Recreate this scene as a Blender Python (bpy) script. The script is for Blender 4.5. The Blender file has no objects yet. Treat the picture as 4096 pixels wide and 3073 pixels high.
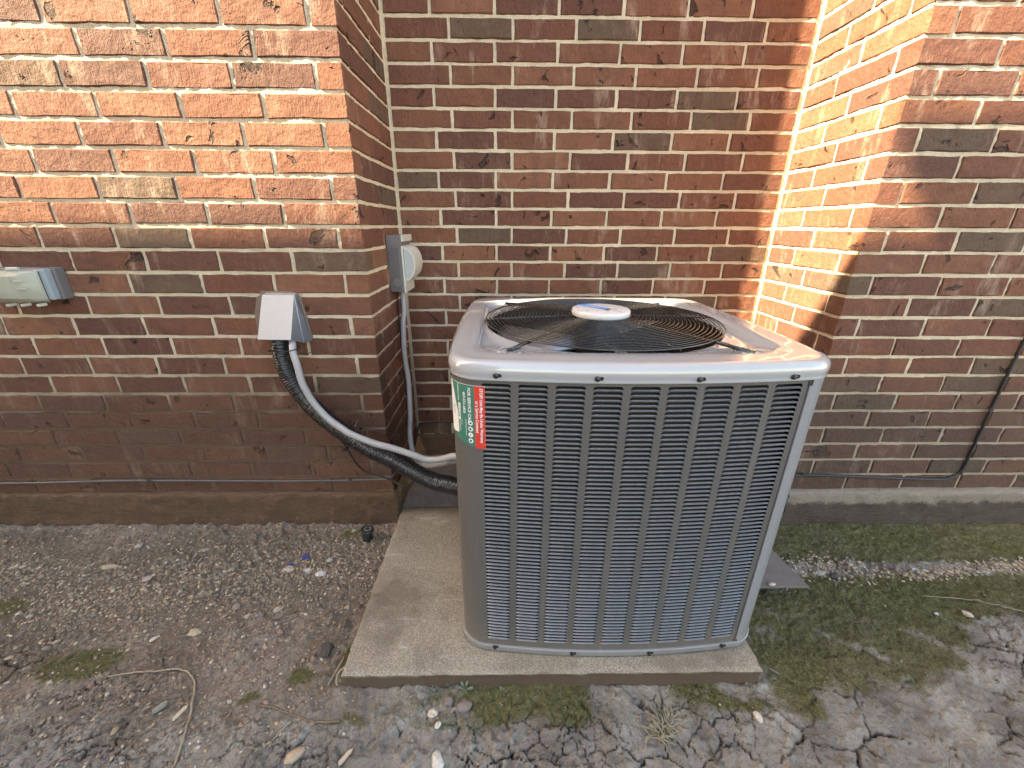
import bpy, bmesh, math, random
import numpy as np
from mathutils import Vector, Matrix, noise as mn
random.seed(7); rng = np.random.default_rng(7)
scene = bpy.context.scene
COL = scene.collection

# ------------------------------------------------------------------ camera, sky, sun, exposure
cam_d = bpy.data.cameras.new('camera'); cam = bpy.data.objects.new('camera', cam_d); COL.objects.link(cam)
scene.camera = cam
cam_d.sensor_fit = 'HORIZONTAL'; cam_d.sensor_width = 36.0; cam_d.lens = 1617.5/4096*36
cam_d.clip_start = 0.02; cam_d.clip_end = 400
RT = Vector((0.9998931556560912, -0.01374187881765027, 0.004983777549678152))
UP = Vector((0.000368233428490866, 0.3645120713824288, 0.9311985901088087))
FW = Vector((0.014613065258384465, 0.9310972616129058, -0.3644781855484661))
m = Matrix((RT, UP, -FW)).transposed().to_4x4()
cam.matrix_world = m

ALPHA = math.radians(17.3)                       # sun's angle to the walls, seen from above
ELEV = math.atan(2.42*math.sin(ALPHA))
sun_dir = Vector((math.cos(ALPHA)*math.cos(ELEV), math.sin(ALPHA)*math.cos(ELEV), -math.sin(ELEV)))
world = bpy.data.worlds.new('World'); scene.world = world; world.use_nodes = True
wn = world.node_tree.nodes; wl = world.node_tree.links
sky = wn.new('ShaderNodeTexSky'); sky.sky_type = 'NISHITA'; sky.sun_disc = False
sky.sun_elevation = ELEV
to_sun = -sun_dir
sky.sun_rotation = math.atan2(to_sun.x, to_sun.y)
sky.altitude = 100; sky.dust_density = 1.6
bg = wn['Background']; wl.new(sky.outputs[0], bg.inputs[0]); bg.inputs[1].default_value = 0.15
sd = bpy.data.lights.new('sun', 'SUN'); sd.energy = 5.0; sd.angle = math.radians(0.3); sd.color = (1.0, 0.91, 0.77)
so = bpy.data.objects.new('sun', sd); COL.objects.link(so)
so.rotation_euler = sun_dir.to_track_quat('-Z', 'Y').to_euler()
so.location = (-3, -2, 6)
vs = scene.view_settings
vs.view_transform = 'Standard'; vs.look = 'None'; vs.gamma = 1; vs.use_curve_mapping = False
vs.exposure = 2.85
vs.use_white_balance = True; vs.white_balance_temperature = 8900; vs.white_balance_tint = 9
scene.cycles.max_bounces = 8; scene.cycles.diffuse_bounces = 6

# ------------------------------------------------------------------ helpers
def tag(o, label=None, cat=None, group=None, kind=None):
    if label: o['label'] = label
    if cat: o['category'] = cat
    if group: o['group'] = group
    if kind: o['kind'] = kind
    return o
def link(o, parent=None):
    COL.objects.link(o)
    if parent: o.parent = parent
    return o
def empty(name, loc=(0, 0, 0)):
    o = bpy.data.objects.new(name, None); o.empty_display_size = .05; o.location = loc
    return link(o)
class MB:
    def __init__(s): s.v = []; s.f = []; s.m = []; s.mi = 0
    def add(s, vs, fs):
        b = len(s.v); s.v += [tuple(v) for v in vs]
        for f in fs: s.f.append(tuple(b+i for i in f)); s.m.append(s.mi)
    def box(s, x0, x1, y0, y1, z0, z1):
        s.add([(x0,y0,z0),(x1,y0,z0),(x1,y1,z0),(x0,y1,z0),(x0,y0,z1),(x1,y0,z1),(x1,y1,z1),(x0,y1,z1)],
              [(0,3,2,1),(4,5,6,7),(0,1,5,4),(1,2,6,5),(2,3,7,6),(3,0,4,7)])
    def lathe(s, prof, n=24, c=(0,0,0), axis='z', cap0=True, cap1=True):
        vs = []
        for r, h in prof:
            for i in range(n):
                a = 2*math.pi*i/n; p, q = r*math.cos(a), r*math.sin(a)
                if axis == 'z': vs.append((c[0]+p, c[1]+q, c[2]+h))
                elif axis == 'x': vs.append((c[0]+h, c[1]+p, c[2]+q))
                else: vs.append((c[0]+q, c[1]+h, c[2]+p))
        fs = [(j*n+i, j*n+(i+1) % n, (j+1)*n+(i+1) % n, (j+1)*n+i) for j in range(len(prof)-1) for i in range(n)]
        if cap0: fs.append(tuple(range(n-1, -1, -1)))
        if cap1: fs.append(tuple((len(prof)-1)*n+i for i in range(n)))
        s.add(vs, fs)
    def tube(s, pts, r, n=8, cap=True, rf=None):
        P = [Vector(p) for p in pts]; vs = []
        up = Vector((0.13, 0.2, 1)).normalized(); last = None
        for k, p in enumerate(P):
            t = (P[min(k+1, len(P)-1)]-P[max(k-1, 0)]).normalized()
            if last is None: a = t.orthogonal().normalized()
            else:
                a = last-t*last.dot(t); a.normalize()
            last = a; b = t.cross(a)
            for i in range(n):
                an = 2*math.pi*i/n
                rr = rf(k, an) if rf else (r[k] if hasattr(r, '__len__') else r)
                vs.append(p+(a*math.cos(an)+b*math.sin(an))*rr)
        fs = [(j*n+i, j*n+(i+1) % n, (j+1)*n+(i+1) % n, (j+1)*n+i) for j in range(len(P)-1) for i in range(n)]
        if cap: fs += [tuple(range(n-1, -1, -1)), tuple((len(P)-1)*n+i for i in range(n))]
        s.add(vs, fs)
    def mesh(s, name, smooth=False):
        me = bpy.data.meshes.new(name); me.from_pydata(s.v, [], s.f); me.update()
        if smooth: me.polygons.foreach_set('use_smooth', [True]*len(me.polygons))
        return me
    def build(s, name, mat, parent=None, smooth=False, auto=None, link_=True):
        me = s.mesh(name, smooth)
        for mm in (mat if isinstance(mat, (list, tuple)) else [mat]): me.materials.append(mm)
        if any(s.m): me.polygons.foreach_set('material_index', s.m)
        if auto is not None:
            bm = bmesh.new(); bm.from_mesh(me)
            for e in bm.edges:
                if len(e.link_faces) == 2 and e.calc_face_angle(0) > math.radians(auto): e.smooth = False
            for f in bm.faces: f.smooth = True
            bm.to_mesh(me); bm.free()
        o = bpy.data.objects.new(name, me)
        return link(o, parent) if link_ else o
def bevel_obj(o, w, seg=2):
    bm = bmesh.new(); bm.from_mesh(o.data)
    bmesh.ops.bevel(bm, geom=[e for e in bm.edges if e.calc_face_angle(0) > .5], offset=w, segments=seg, affect='EDGES', profile=.6)
    bm.to_mesh(o.data); bm.free(); return o
def catmull(pts, per=8):
    P = [Vector(p) for p in pts]; P = [P[0]*2-P[1]]+P+[P[-1]*2-P[-2]]; out = []
    for i in range(1, len(P)-2):
        for k in range(per):
            t = k/per; a, b, c, d = P[i-1:i+3]
            out.append(.5*((2*b)+(c-a)*t+(2*a-5*b+4*c-d)*t*t+(3*b-a-3*c+d)*t*t*t))
    out.append(P[-2]); return out
def resample(pts, step):
    L = [0]
    for a, b in zip(pts, pts[1:]): L.append(L[-1]+(b-a).length)
    n = max(2, int(L[-1]/step)); out = []; j = 0
    for i in range(n+1):
        s = L[-1]*i/n
        while j < len(L)-2 and L[j+1] < s: j += 1
        t = (s-L[j])/max(1e-9, L[j+1]-L[j]); out.append(pts[j].lerp(pts[j+1], min(1, t)))
    return out

# numpy value noise
_perm = rng.random((256, 256))
def vnoise(x, y, sc, seed=0):
    x = x*sc+seed*17.3; y = y*sc+seed*9.1
    xi = np.floor(x).astype(int); yi = np.floor(y).astype(int); fx = x-xi; fy = y-yi
    fx = fx*fx*(3-2*fx); fy = fy*fy*(3-2*fy)
    g = lambda a, b: _perm[a % 256, b % 256]
    return (g(xi, yi)*(1-fx)+g(xi+1, yi)*fx)*(1-fy)+(g(xi, yi+1)*(1-fx)+g(xi+1, yi+1)*fx)*fy
def fbm(x, y, sc, oc=4, seed=0):
    r = 0; a = .5; t = 0
    for o in range(oc): r = r+a*vnoise(x, y, sc*2**o, seed+o*3); t += a; a *= .5
    return r/t
def sstep(a, b, x): t = np.clip((x-a)/(b-a), 0, 1); return t*t*(3-2*t)

# ------------------------------------------------------------------ materials
class NT:
    def __init__(s, name):
        s.mat = bpy.data.materials.new(name); s.mat.use_nodes = True
        s.n = s.mat.node_tree.nodes; s.l = s.mat.node_tree.links; s.b = s.n['Principled BSDF']
    def node(s, t, **kw):
        n = s.n.new(t)
        for k, v in kw.items(): setattr(n, k, v)
        return n
    def put(s, sock, v):
        if isinstance(v, bpy.types.NodeSocket): s.l.new(v, sock)
        elif isinstance(v, tuple) and len(v) == 3 and sock.type == 'RGBA': sock.default_value = v+(1,)
        else: sock.default_value = v
    def noise(s, sc, det=3, rough=.6, vec=None, dist=0.):
        n = s.node('ShaderNodeTexNoise'); n.inputs['Scale'].default_value = sc; n.inputs['Detail'].default_value = det
        n.inputs['Roughness'].default_value = rough; n.inputs['Distortion'].default_value = dist
        if vec: s.l.new(vec, n.inputs['Vector'])
        return n.outputs[0]
    def ramp(s, fac, stops, interp='LINEAR'):
        r = s.node('ShaderNodeValToRGB'); r.color_ramp.interpolation = interp; s.l.new(fac, r.inputs[0])
        el = r.color_ramp.elements
        while len(el) < len(stops): el.new(.5)
        for e, (p, c) in zip(el, stops):
            e.position = p; e.color = (tuple(c)+(1,)) if hasattr(c, '__len__') else (c, c, c, 1)
        return r.outputs[0]
    def mix(s, f, a, b, mode='MIX'):
        n = s.node('ShaderNodeMix', data_type='RGBA', blend_type=mode); s.put(n.inputs[0], f); s.put(n.inputs[6], a); s.put(n.inputs[7], b)
        return n.outputs[2]
    def math(s, op, a, b=0., c=0.):
        n = s.node('ShaderNodeMath', operation=op); s.put(n.inputs[0], a); s.put(n.inputs[1], b); s.put(n.inputs[2], c); return n.outputs[0]
    def pos(s): return s.node('ShaderNodeNewGeometry').outputs['Position']
    def mapv(s, vec, sc=(1, 1, 1), rot=(0, 0, 0)):
        n = s.node('ShaderNodeMapping'); n.inputs['Scale'].default_value = sc; n.inputs['Rotation'].default_value = rot; s.l.new(vec, n.inputs[0]); return n.outputs[0]
    def bump(s, h, dist, strength=1., nrm=None):
        n = s.node('ShaderNodeBump'); n.inputs['Strength'].default_value = strength; n.inputs['Distance'].default_value = dist
        s.l.new(h, n.inputs['Height'])
        if nrm: s.l.new(nrm, n.inputs['Normal'])
        return n.outputs[0]
    def sepz(s, vec, k=2):
        n = s.node('ShaderNodeSeparateXYZ'); s.l.new(vec, n.inputs[0]); return n.outputs[k]
    def attr(s, name):
        n = s.node('ShaderNodeAttribute'); n.attribute_name = name; return n
def simple(name, col, rough=.5, metal=0., var=.12, vsc=30, bsc=0, bd=.0005, coat=0., spec=.5):
    t = NT(name); p = t.pos()
    if var:
        c = t.mix(t.noise(vsc, 4, .65, p), tuple(x*(1-var) for x in col), tuple(min(1, x*(1+var)) for x in col))
        t.put(t.b.inputs['Base Color'], c)
        r = t.ramp(t.noise(vsc*2.3, 3, .6, p), [(.3, max(0, rough-.06)), (.7, min(1, rough+.06))]); t.put(t.b.inputs['Roughness'], r)
    else:
        t.put(t.b.inputs['Base Color'], tuple(col)); t.b.inputs['Roughness'].default_value = rough
    t.b.inputs['Metallic'].default_value = metal; t.b.inputs['Coat Weight'].default_value = coat
    t.b.inputs['Specular IOR Level'].default_value = spec
    if bsc: t.put(t.b.inputs['Normal'], t.bump(t.noise(bsc, 4, .6, p), bd))
    return t.mat

def dirt_masks(t, p):
    """brown splash dust on the lower courses left of the unit, grey grime low on the right"""
    sx = t.node('ShaderNodeSeparateXYZ'); t.l.new(p, sx.inputs[0])
    n = t.noise(3.5, 4, .6, p)
    zz = t.math('ADD', sx.outputs[2], t.math('MULTIPLY', t.math('SUBTRACT', n, .5), .34))
    low = t.ramp(t.math('MULTIPLY', zz, -1.), [(.44, 0.), (.70, 1.)])
    left = t.ramp(t.math('ADD', sx.outputs[0], 1.), [(.42, 1.), (.60, 0.)])      # x < -.45
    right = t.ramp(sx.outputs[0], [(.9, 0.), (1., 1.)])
    return t.math('MULTIPLY', low, left), t.math('MULTIPLY', low, right)

def make_brick_mat():
    t = NT('fired_brick'); p = t.pos(); oi = t.node('ShaderNodeObjectInfo')
    rnd = oi.outputs['Random']
    base = t.ramp(rnd, [(0, (.155, .057, .035)), (.16, (.215, .084, .048)), (.32, (.130, .052, .037)), (.46, (.240, .102, .060)), (.6, (.175, .068, .042)),
                        (.72, (.112, .050, .038)), (.84, (.105, .076, .053)), (.89, (.205, .084, .050)), (.95, (.125, .083, .056))], 'CONSTANT')
    mot = t.noise(9, 5, .65, p, 1.2)
    c = t.mix(t.ramp(mot, [(.38, 0.), (.62, .45)]), base, (.095, .044, .036))
    c = t.mix(t.ramp(t.noise(60, 4, .7, p), [(.35, 0.), (.75, .30)]), c, (.26, .12, .078))
    # pale diagonal lime streaks
    st = t.mapv(p, (15, 15, 3.2), (0, .55, 0))
    s1 = t.ramp(t.noise(1.2, 5, .75, st, .3), [(.53, 0.), (.68, .60)])
    c = t.mix(t.math('MULTIPLY', s1, t.ramp(t.noise(5, 2, .5, p), [(.45, 0.), (.6, 1.)])), c, (.42, .30, .23))
    c = t.mix(t.ramp(t.noise(13, 4, .6, p, .7), [(.315, .8), (.35, 0.)]), c, (.035, .022, .018))
    # white specks
    c = t.mix(t.ramp(t.noise(220, 1, .4, p), [(.80, 0.), (.84, .3)]), c, (.4, .3, .24))
    dl, dr = dirt_masks(t, p)
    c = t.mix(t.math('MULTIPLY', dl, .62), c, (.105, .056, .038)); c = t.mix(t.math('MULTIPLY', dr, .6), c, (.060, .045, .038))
    t.put(t.b.inputs['Base Color'], c)
    t.put(t.b.inputs['Roughness'], t.ramp(mot, [(.3, .72), (.7, .9)]))
    t.b.inputs['Specular IOR Level'].default_value = .3
    # wire-cut vertical drag marks + lumps + pits
    drag = t.noise(1., 5, .7, t.mapv(p, (260, 260, 34)))
    lump = t.noise(30, 5, .7, p, .1)
    pit = t.ramp(t.noise(13, 4, .6, p, .7), [(.315, 0.), (.355, 1.)])
    n = t.bump(drag, .005, 1.); n = t.bump(lump, .012, .8, n); n = t.bump(pit, .014, 1., n)
    t.put(t.b.inputs['Normal'], n)
    return t.mat
def make_mortar_mat():
    t = NT('lime_mortar'); p = t.pos()
    c = t.mix(t.noise(14, 5, .65, p), (.58, .475, .345), (.74, .63, .475))
    c = t.mix(t.ramp(t.noise(160, 3, .7, p), [(.3, .35), (.6, 0.)]), c, (.28, .2, .14))
    dl, dr = dirt_masks(t, p)
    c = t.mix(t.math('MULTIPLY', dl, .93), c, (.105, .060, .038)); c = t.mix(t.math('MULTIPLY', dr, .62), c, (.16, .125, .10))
    t.put(t.b.inputs['Base Color'], c); t.b.inputs['Roughness'].default_value = .93; t.b.inputs['Specular IOR Level'].default_value = .2
    n = t.bump(t.noise(190, 5, .7, p), .004, .8); n = t.bump(t.noise(45, 3, .6, p), .008, .6, n)
    t.put(t.b.inputs['Normal'], n); return t.mat
def make_far_brick():
    t = NT('brick_above_frame'); p = t.pos()
    b = t.node('ShaderNodeTexBrick'); sep = t.node('ShaderNodeSeparateXYZ'); t.l.new(p, sep.inputs[0])
    cb = t.node('ShaderNodeCombineXYZ'); t.l.new(t.math('ADD', sep.outputs[0], sep.outputs[1]), cb.inputs[0]); t.l.new(sep.outputs[2], cb.inputs[1])
    t.l.new(cb.outputs[0], b.inputs[0]); b.inputs['Scale'].default_value = 1
    b.inputs['Brick Width'].default_value = .25; b.inputs['Row Height'].default_value = .0762; b.inputs['Mortar Size'].default_value = .006
    b.inputs['Color1'].default_value = (.15, .055, .037, 1); b.inputs['Color2'].default_value = (.11, .05, .04, 1); b.inputs['Mortar'].default_value = (.5, .41, .31, 1)
    t.l.new(b.outputs[0], t.b.inputs['Base Color']); t.b.inputs['Roughness'].default_value = .9
    return t.mat
def make_found_mat(name, c1, c2, lime):
    t = NT(name); p = t.pos()
    c = t.mix(t.noise(6, 5, .65, p), c1, c2)
    c = t.mix(t.ramp(t.noise(1., 5, .7, t.mapv(p, (14, 14, 120))), [(.45, 0.), (.7, .35)]), c, tuple(min(1, x*1.5) for x in c2))
    if lime:
        z = t.sepz(p); zz = t.math('ADD', t.math('ADD', z, 1.), t.math('MULTIPLY', t.math('SUBTRACT', t.noise(24, 6, .8, p), .5), .085))
        c = t.mix(t.ramp(t.math('MULTIPLY', zz, -1.), [(.118, 1.), (.135, 0.)]), c, lime)
    t.put(t.b.inputs['Base Color'], c); t.b.inputs['Roughness'].default_value = .95; t.b.inputs['Specular IOR Level'].default_value = .2
    n = t.bump(t.noise(60, 6, .8, p), .014, .9); n = t.bump(t.noise(1., 4, .6, t.mapv(p, (20, 20, 160))), .004, .6, n)
    t.put(t.b.inputs['Normal'], n); return t.mat
def make_concrete():
    t = NT('broom_finished_concrete'); p = t.pos()
    c = t.mix(t.noise(5, 5, .6, p), (.155, .125, .095), (.29, .245, .19))
    c = t.mix(t.ramp(t.noise(240, 3, .7, p), [(.42, 0.), (.62, .55)]), c, (.52, .46, .38))
    c = t.mix(t.ramp(t.noise(330, 2, .6, p), [(.30, .6), (.42, 0.)]), c, (.10, .075, .055))
    c = t.mix(t.ramp(t.noise(7, 4, .7, t.mapv(p, (1, 4, 1), (0, 0, .6)), .6), [(.58, 0.), (.68, .45)]), c, (.50, .47, .42))
    c = t.mix(t.ramp(t.noise(2.6, 5, .7, p, .5), [(.46, 0.), (.62, .6)]), c, (.12, .09, .065))
    c = t.mix(t.ramp(t.noise(11, 4, .7, p), [(.64, 0.), (.72, .6)]), c, (.14, .12, .075))
    # brown tint low on the edge face and towards the recess
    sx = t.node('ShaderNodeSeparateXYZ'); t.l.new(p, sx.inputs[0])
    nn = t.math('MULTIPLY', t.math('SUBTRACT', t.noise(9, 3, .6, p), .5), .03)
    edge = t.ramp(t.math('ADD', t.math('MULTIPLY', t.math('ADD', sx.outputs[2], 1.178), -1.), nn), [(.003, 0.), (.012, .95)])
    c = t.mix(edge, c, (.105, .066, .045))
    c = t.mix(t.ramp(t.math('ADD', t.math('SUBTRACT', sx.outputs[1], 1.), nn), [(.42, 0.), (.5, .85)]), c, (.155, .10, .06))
    t.put(t.b.inputs['Base Color'], c); t.b.inputs['Roughness'].default_value = .9; t.b.inputs['Specular IOR Level'].default_value = .25
    n = t.bump(t.noise(1., 4, .65, t.mapv(p, (420, 40, 200))), .0018, .8); n = t.bump(t.noise(260, 3, .7, p), .002, .7, n)
    t.put(t.b.inputs['Normal'], n); return t.mat
def make_ground():
    t = NT('soil_moss_and_clay'); p = t.pos()
    a = t.node('ShaderNodeSeparateColor'); t.l.new(t.attr('zones').outputs['Color'], a.inputs[0])
    moss, soil, crack = a.outputs[0], a.outputs[1], a.outputs[2]
    clay = t.mix(t.ramp(t.noise(7, 6, .65, p), [(.32, 0.), (.68, 1.)]), (.22, .198, .178), (.60, .55, .49))
    clay = t.mix(t.ramp(t.noise(2.3, 4, .6, p), [(.5, 0.), (.68, .5)]), clay, (.20, .155, .13))
    earth = t.mix(t.ramp(t.noise(8, 6, .7, p), [(.3, 0.), (.7, 1.)]), (.29, .215, .17), (.54, .435, .35))
    earth = t.mix(t.ramp(t.noise(2.1, 3, .6, p), [(.48, 0.), (.66, .6)]), earth, (.44, .35, .30))
    c = t.mix(soil, clay, earth)
    mn_ = t.math('ADD', moss, t.math('MULTIPLY', t.math('SUBTRACT', t.noise(26, 6, .75, p), .5), 1.1))
    mk = t.ramp(mn_, [(.34, 0.), (.68, .92)])
    mk = t.math('MULTIPLY', mk, t.ramp(moss, [(.05, 0.), (.2, 1.)]))
    mc = t.mix(t.ramp(t.noise(60, 5, .8, p), [(.3, 0.), (.7, 1.)]), (.05, .055, .018), (.26, .245, .09))
    mc = t.mix(t.ramp(t.noise(6, 4, .6, p), [(.45, 0.), (.65, .55)]), mc, (.235, .20, .115))
    c = t.mix(mk, c, mc)
    c = t.mix(t.ramp(t.noise(190, 3, .8, p), [(.58, 0.), (.68, .6)]), c, (.50, .44, .35))
    c = t.mix(t.ramp(t.noise(95, 5, .85, p), [(.32, .55), (.44, 0.)]), c, (.07, .055, .046))
    pa = t.node('ShaderNodeSeparateColor'); t.l.new(t.attr('pebbles').outputs['Color'], pa.inputs[0])
    pc = t.ramp(pa.outputs[0], [(.1, (.20, .15, .11)), (.35, (.30, .235, .17)), (.6, (.25, .205, .165)), (.8, (.44, .36, .275)), (1., (.55, .49, .41))])
    c = t.mix(t.ramp(pa.outputs[0], [(.08, 0.), (.22, .85)]), c, pc); c = t.mix(t.math('MULTIPLY', pa.outputs[1], .35), c, (.12, .09, .07))
    c = t.mix(crack, c, (.018, .015, .014))
    t.put(t.b.inputs['Base Color'], c); t.b.inputs['Roughness'].default_value = .97; t.b.inputs['Specular IOR Level'].default_value = .12
    v = t.node('ShaderNodeTexVoronoi', feature='DISTANCE_TO_EDGE'); v.inputs['Scale'].default_value = 26
    t.l.new(t.mix(.04, p, t.node('ShaderNodeTexNoise').outputs[1]), v.inputs['Vector'])
    n = t.bump(t.ramp(v.outputs[0], [(0., 0.), (.05, 1.)]), .004, .25)
    n = t.bump(t.noise(70, 6, .85, p), .022, 1., n); n = t.bump(t.noise(260, 4, .7, p), .004, .8, n)
    t.put(t.b.inputs['Normal'], n); return t.mat
def make_stone_mat():
    t = NT('river_gravel'); p = t.pos()
    col = t.attr('tint').outputs['Color']
    c = t.mix(t.ramp(t.noise(130, 4, .7, p), [(.3, 0.), (.7, .5)]), col, (.12, .095, .075))
    t.put(t.b.inputs['Base Color'], c); t.b.inputs['Roughness'].default_value = .85
    t.put(t.b.inputs['Normal'], t.bump(t.noise(350, 3, .6, p), .001)); return t.mat
def make_paint(name, col, rough, peel=.0004, coat=.25):
    t = NT(name); p = t.pos()
    c = t.mix(t.noise(4, 4, .6, p), tuple(x*.93 for x in col), tuple(x*1.06 for x in col))
    c = t.mix(t.ramp(t.noise(90, 4, .75, p), [(.62, 0.), (.8, .12)]), c, (.42, .38, .33))
    run = t.ramp(t.noise(1., 4, .7, t.mapv(p, (38, 38, 1.6))), [(.56, 0.), (.72, .16)])
    c = t.mix(run, c, (.40, .37, .33))
    zz = t.math('ADD', t.math('ADD', t.math('MULTIPLY', t.sepz(p), -1.), -1.0), t.math('MULTIPLY', t.math('SUBTRACT', t.noise(30, 5, .8, p), .5), .3))
    c = t.mix(t.ramp(zz, [(.06, 0.), (.22, .38)]), c, (.22, .165, .12))
    t.put(t.b.inputs['Base Color'], c)
    t.put(t.b.inputs['Roughness'], t.ramp(t.noise(6, 4, .7, p), [(.3, rough-.05), (.7, rough+.08)]))
    t.b.inputs['Coat Weight'].default_value = coat; t.b.inputs['Coat Roughness'].default_value = .05; t.b.inputs['Coat IOR'].default_value = 1.7
    t.put(t.b.inputs['Normal'], t.bump(t.noise(900, 2, .5, p), peel, .25)); return t.mat
def make_galv(name, c1, c2, rough):
    t = NT(name); p = t.pos()
    v = t.node('ShaderNodeTexVoronoi'); v.inputs['Scale'].default_value = 170; t.l.new(p, v.inputs['Vector'])
    c = t.mix(t.ramp(v.outputs['Color'], [(.2, 0.), (.8, .4)]), c1, c2)
    t.put(t.b.inputs['Base Color'], t.mix(t.noise(12, 4, .6, p), c, c2)); t.b.inputs['Metallic'].default_value = .75
    t.b.inputs['Roughness'].default_value = rough; return t.mat

M = dict(
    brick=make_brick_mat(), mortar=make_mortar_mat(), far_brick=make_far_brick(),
    foundL=make_found_mat('brown_stained_footing', (.115, .066, .042), (.165, .10, .066), None),
    foundR=make_found_mat('grey_footing', (.055, .041, .033), (.12, .093, .076), (.27, .225, .185)),
    concrete=make_concrete(), ground=make_ground(), stone=make_stone_mat(),
    paint=make_paint('grey_cabinet_paint', (.225, .23, .245), .32), paint_shaded=make_paint('grey_paint_shaded', (.095, .089, .086), .38),  # panel copy darkened, the front's shade is put into its colour
    louver=make_paint('grey_paint_sky_lit', (.17, .172, .184), .26, .0002, .5), lid=make_paint('pale_grey_lid_paint', (.36, .365, .38), .13, .0002, .8),  # louver copy lighter and bluer, sky reflection painted into its colour
    black=simple('black_coated_wire', (.012, .012, .013), .28, 0, .1, 60, 0, coat=.5),
    inside=simple('dark_coil_fins', (.012, .011, .011), .8), shroud=simple('black_shroud', (.018, .017, .016), .5),
    blade=simple('aluminium_fan_blade', (.42, .44, .47), .35, .85, .1, 12),
    cap=simple('white_plastic_cap', (.62, .60, .60), .3, 0, .04, 8, coat=.3),
    blue=simple('blue_print', (.035, .25, .66), .4, 0, 0), white=simple('white_print', (.75, .75, .73), .45, 0, 0),
    green=simple('green_label_film', (.035, .165, .125), .35, 0, .05, 20), red=simple('red_label_film', (.62, .045, .03), .35, 0, .05, 20),
    ink=simple('ink', (.03, .04, .12), .5, 0, 0),
    lineset=simple('black_ribbed_wrap', (.013, .013, .015), .33, 0, .3, 50, 120, .0012, coat=.3),
    conduit=simple('grey_flex_conduit', (.32, .315, .32), .48, 0, .1, 25, 200, .0004),
    cable=simple('black_cable', (.016, .016, .018), .45, 0, .2, 40), cable_dusty=simple('dusty_grey_cable', (.09, .088, .09), .5, 0, .3, 40),
    clip=simple('cable_clip_plastic', (.05, .047, .042), .6),
    galv=make_galv('galvanised_sheet', (.62, .60, .60), (.74, .72, .73), .45), galv_shaded=make_galv('galvanised_sheet_shaded', (.20, .22, .25), (.30, .33, .37), .38),  # hood sides get a darker copy, their shade is in the colour
    flange=simple('brown_flange', (.20, .135, .105), .7, 0, .15, 30),
    box_front=simple('beige_painted_box', (.50, .475, .42), .5, 0, .08, 25, 300, .0002), box_side=simple('dark_grey_box_side', (.135, .12, .125), .55, 0, .1, 25, 300, .0002),
    dome=simple('grey_meter_face', (.36, .38, .38), .45, 0, .08, 40),
    rubber=simple('black_sprinkler_plastic', (.022, .022, .024), .5, 0, .3, 60, 150, .0006), ring=simple('worn_ring', (.30, .28, .25), .7),
    plate=simple('weathered_slab', (.17, .145, .13), .7, 0, .35, 14, 90, .0015), straw=simple('dry_stem', (.27, .215, .155), .8, 0, .25, 60, 220, .0005),
    bark=simple('brown_twig', (.15, .105, .07), .85, 0, .3, 60, 220, .0005), drygrass=simple('dry_grass', (.34, .30, .20), .8, 0, .3, 30),
    leaf=simple('seedling_leaf', (.12, .17, .12), .6, 0, .2, 60), mossleaf=None,
    bluechip=simple('blue_plastic', (.02, .06, .35), .4, 0, .1), house=simple('shading_house_brick', (.16, .085, .06), .9, 0, .2, 5), roof=simple('roof_shingle', (.06, .055, .05), .9, 0, .2, 8),
    glass_shard=simple('pale_plastic_scrap', (.42, .47, .52), .3, 0, .1),
)
# translucent weather cover
tc = NT('clear_weather_cover'); tc.put(tc.b.inputs['Base Color'], (.80, .80, .70)); tc.b.inputs['Transmission Weight'].default_value = .72
tc.b.inputs['Roughness'].default_value = .16; tc.b.inputs['IOR'].default_value = 1.2; M['clear'] = tc.mat
tm = NT('moss_blades'); pp = tm.pos()
tm.put(tm.b.inputs['Base Color'], tm.mix(tm.noise(60, 3, .6, pp), (.06, .068, .02), (.20, .20, .07))); tm.b.inputs['Roughness'].default_value = .9; M['mossleaf'] = tm.mat
tco = NT('coil_fins'); tco.put(tco.b.inputs['Base Color'], (.02, .019, .018)); tco.b.inputs['Roughness'].default_value = .7

# ------------------------------------------------------------------ walls: every brick an object
C = .0762; Z0 = -.0057; PITCH = .2507; MT = .0112
XL, XR, YF, YB = -.485, 1.232, 1.465, 1.978
BL = PITCH-MT; BH = C-MT; BD = .0762
_bm = {}
def brick_mesh(L, ends=(1, 1)):
    key = (round(L, 3), ends)
    if key not in _bm:
        vs_ = []
        for v in range(7 if abs(L-BL) < .002 else 4):
            r = random.Random(hash((key[0], v, 5)))
            n = 6 if L > .12 else 3
            def ring(ins, y, jit):
                pts = []
                hx, hz = L/2-ins, BH/2-ins
                for i in range(n): pts.append((-hx+2*hx*i/n, -hz))
                for i in range(2): pts.append((hx, -hz+2*hz*i/2))
                for i in range(n): pts.append((hx-2*hx*i/n, hz))
                for i in range(2): pts.append((-hx, hz-2*hz*i/2))
                return [(x+r.uniform(-jit, jit), y+r.uniform(-.0007, .0007), z+r.uniform(-jit, jit)) for x, z in pts]
            A = ring(.0001, BD, 0); B = ring(.0004, .0042, .0015); Cc = ring(.0030, .0002, .0014)
            k = len(A); mb = MB(); mb.add(A+B+Cc, [])
            fs = []
            for i in range(k):
                j = (i+1) % k
                fs += [(i, j, k+j, k+i), (k+i, k+j, 2*k+j, 2*k+i)]
            # cap as strip: bottom row joined to top row
            cap = [2*k+i for i in range(k)]
            fs.append(tuple(cap))
            mb.f = [f for f in fs]; mb.m = [0]*len(fs)
            me = mb.mesh('brick'); me.materials.append(M['brick'])
            # crisp sides, soft arris
            me.polygons.foreach_set('use_smooth', [False]*len(me.polygons))
            vs_.append(me)
        _bm[key] = vs_
    return random.choice(_bm[key])
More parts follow.
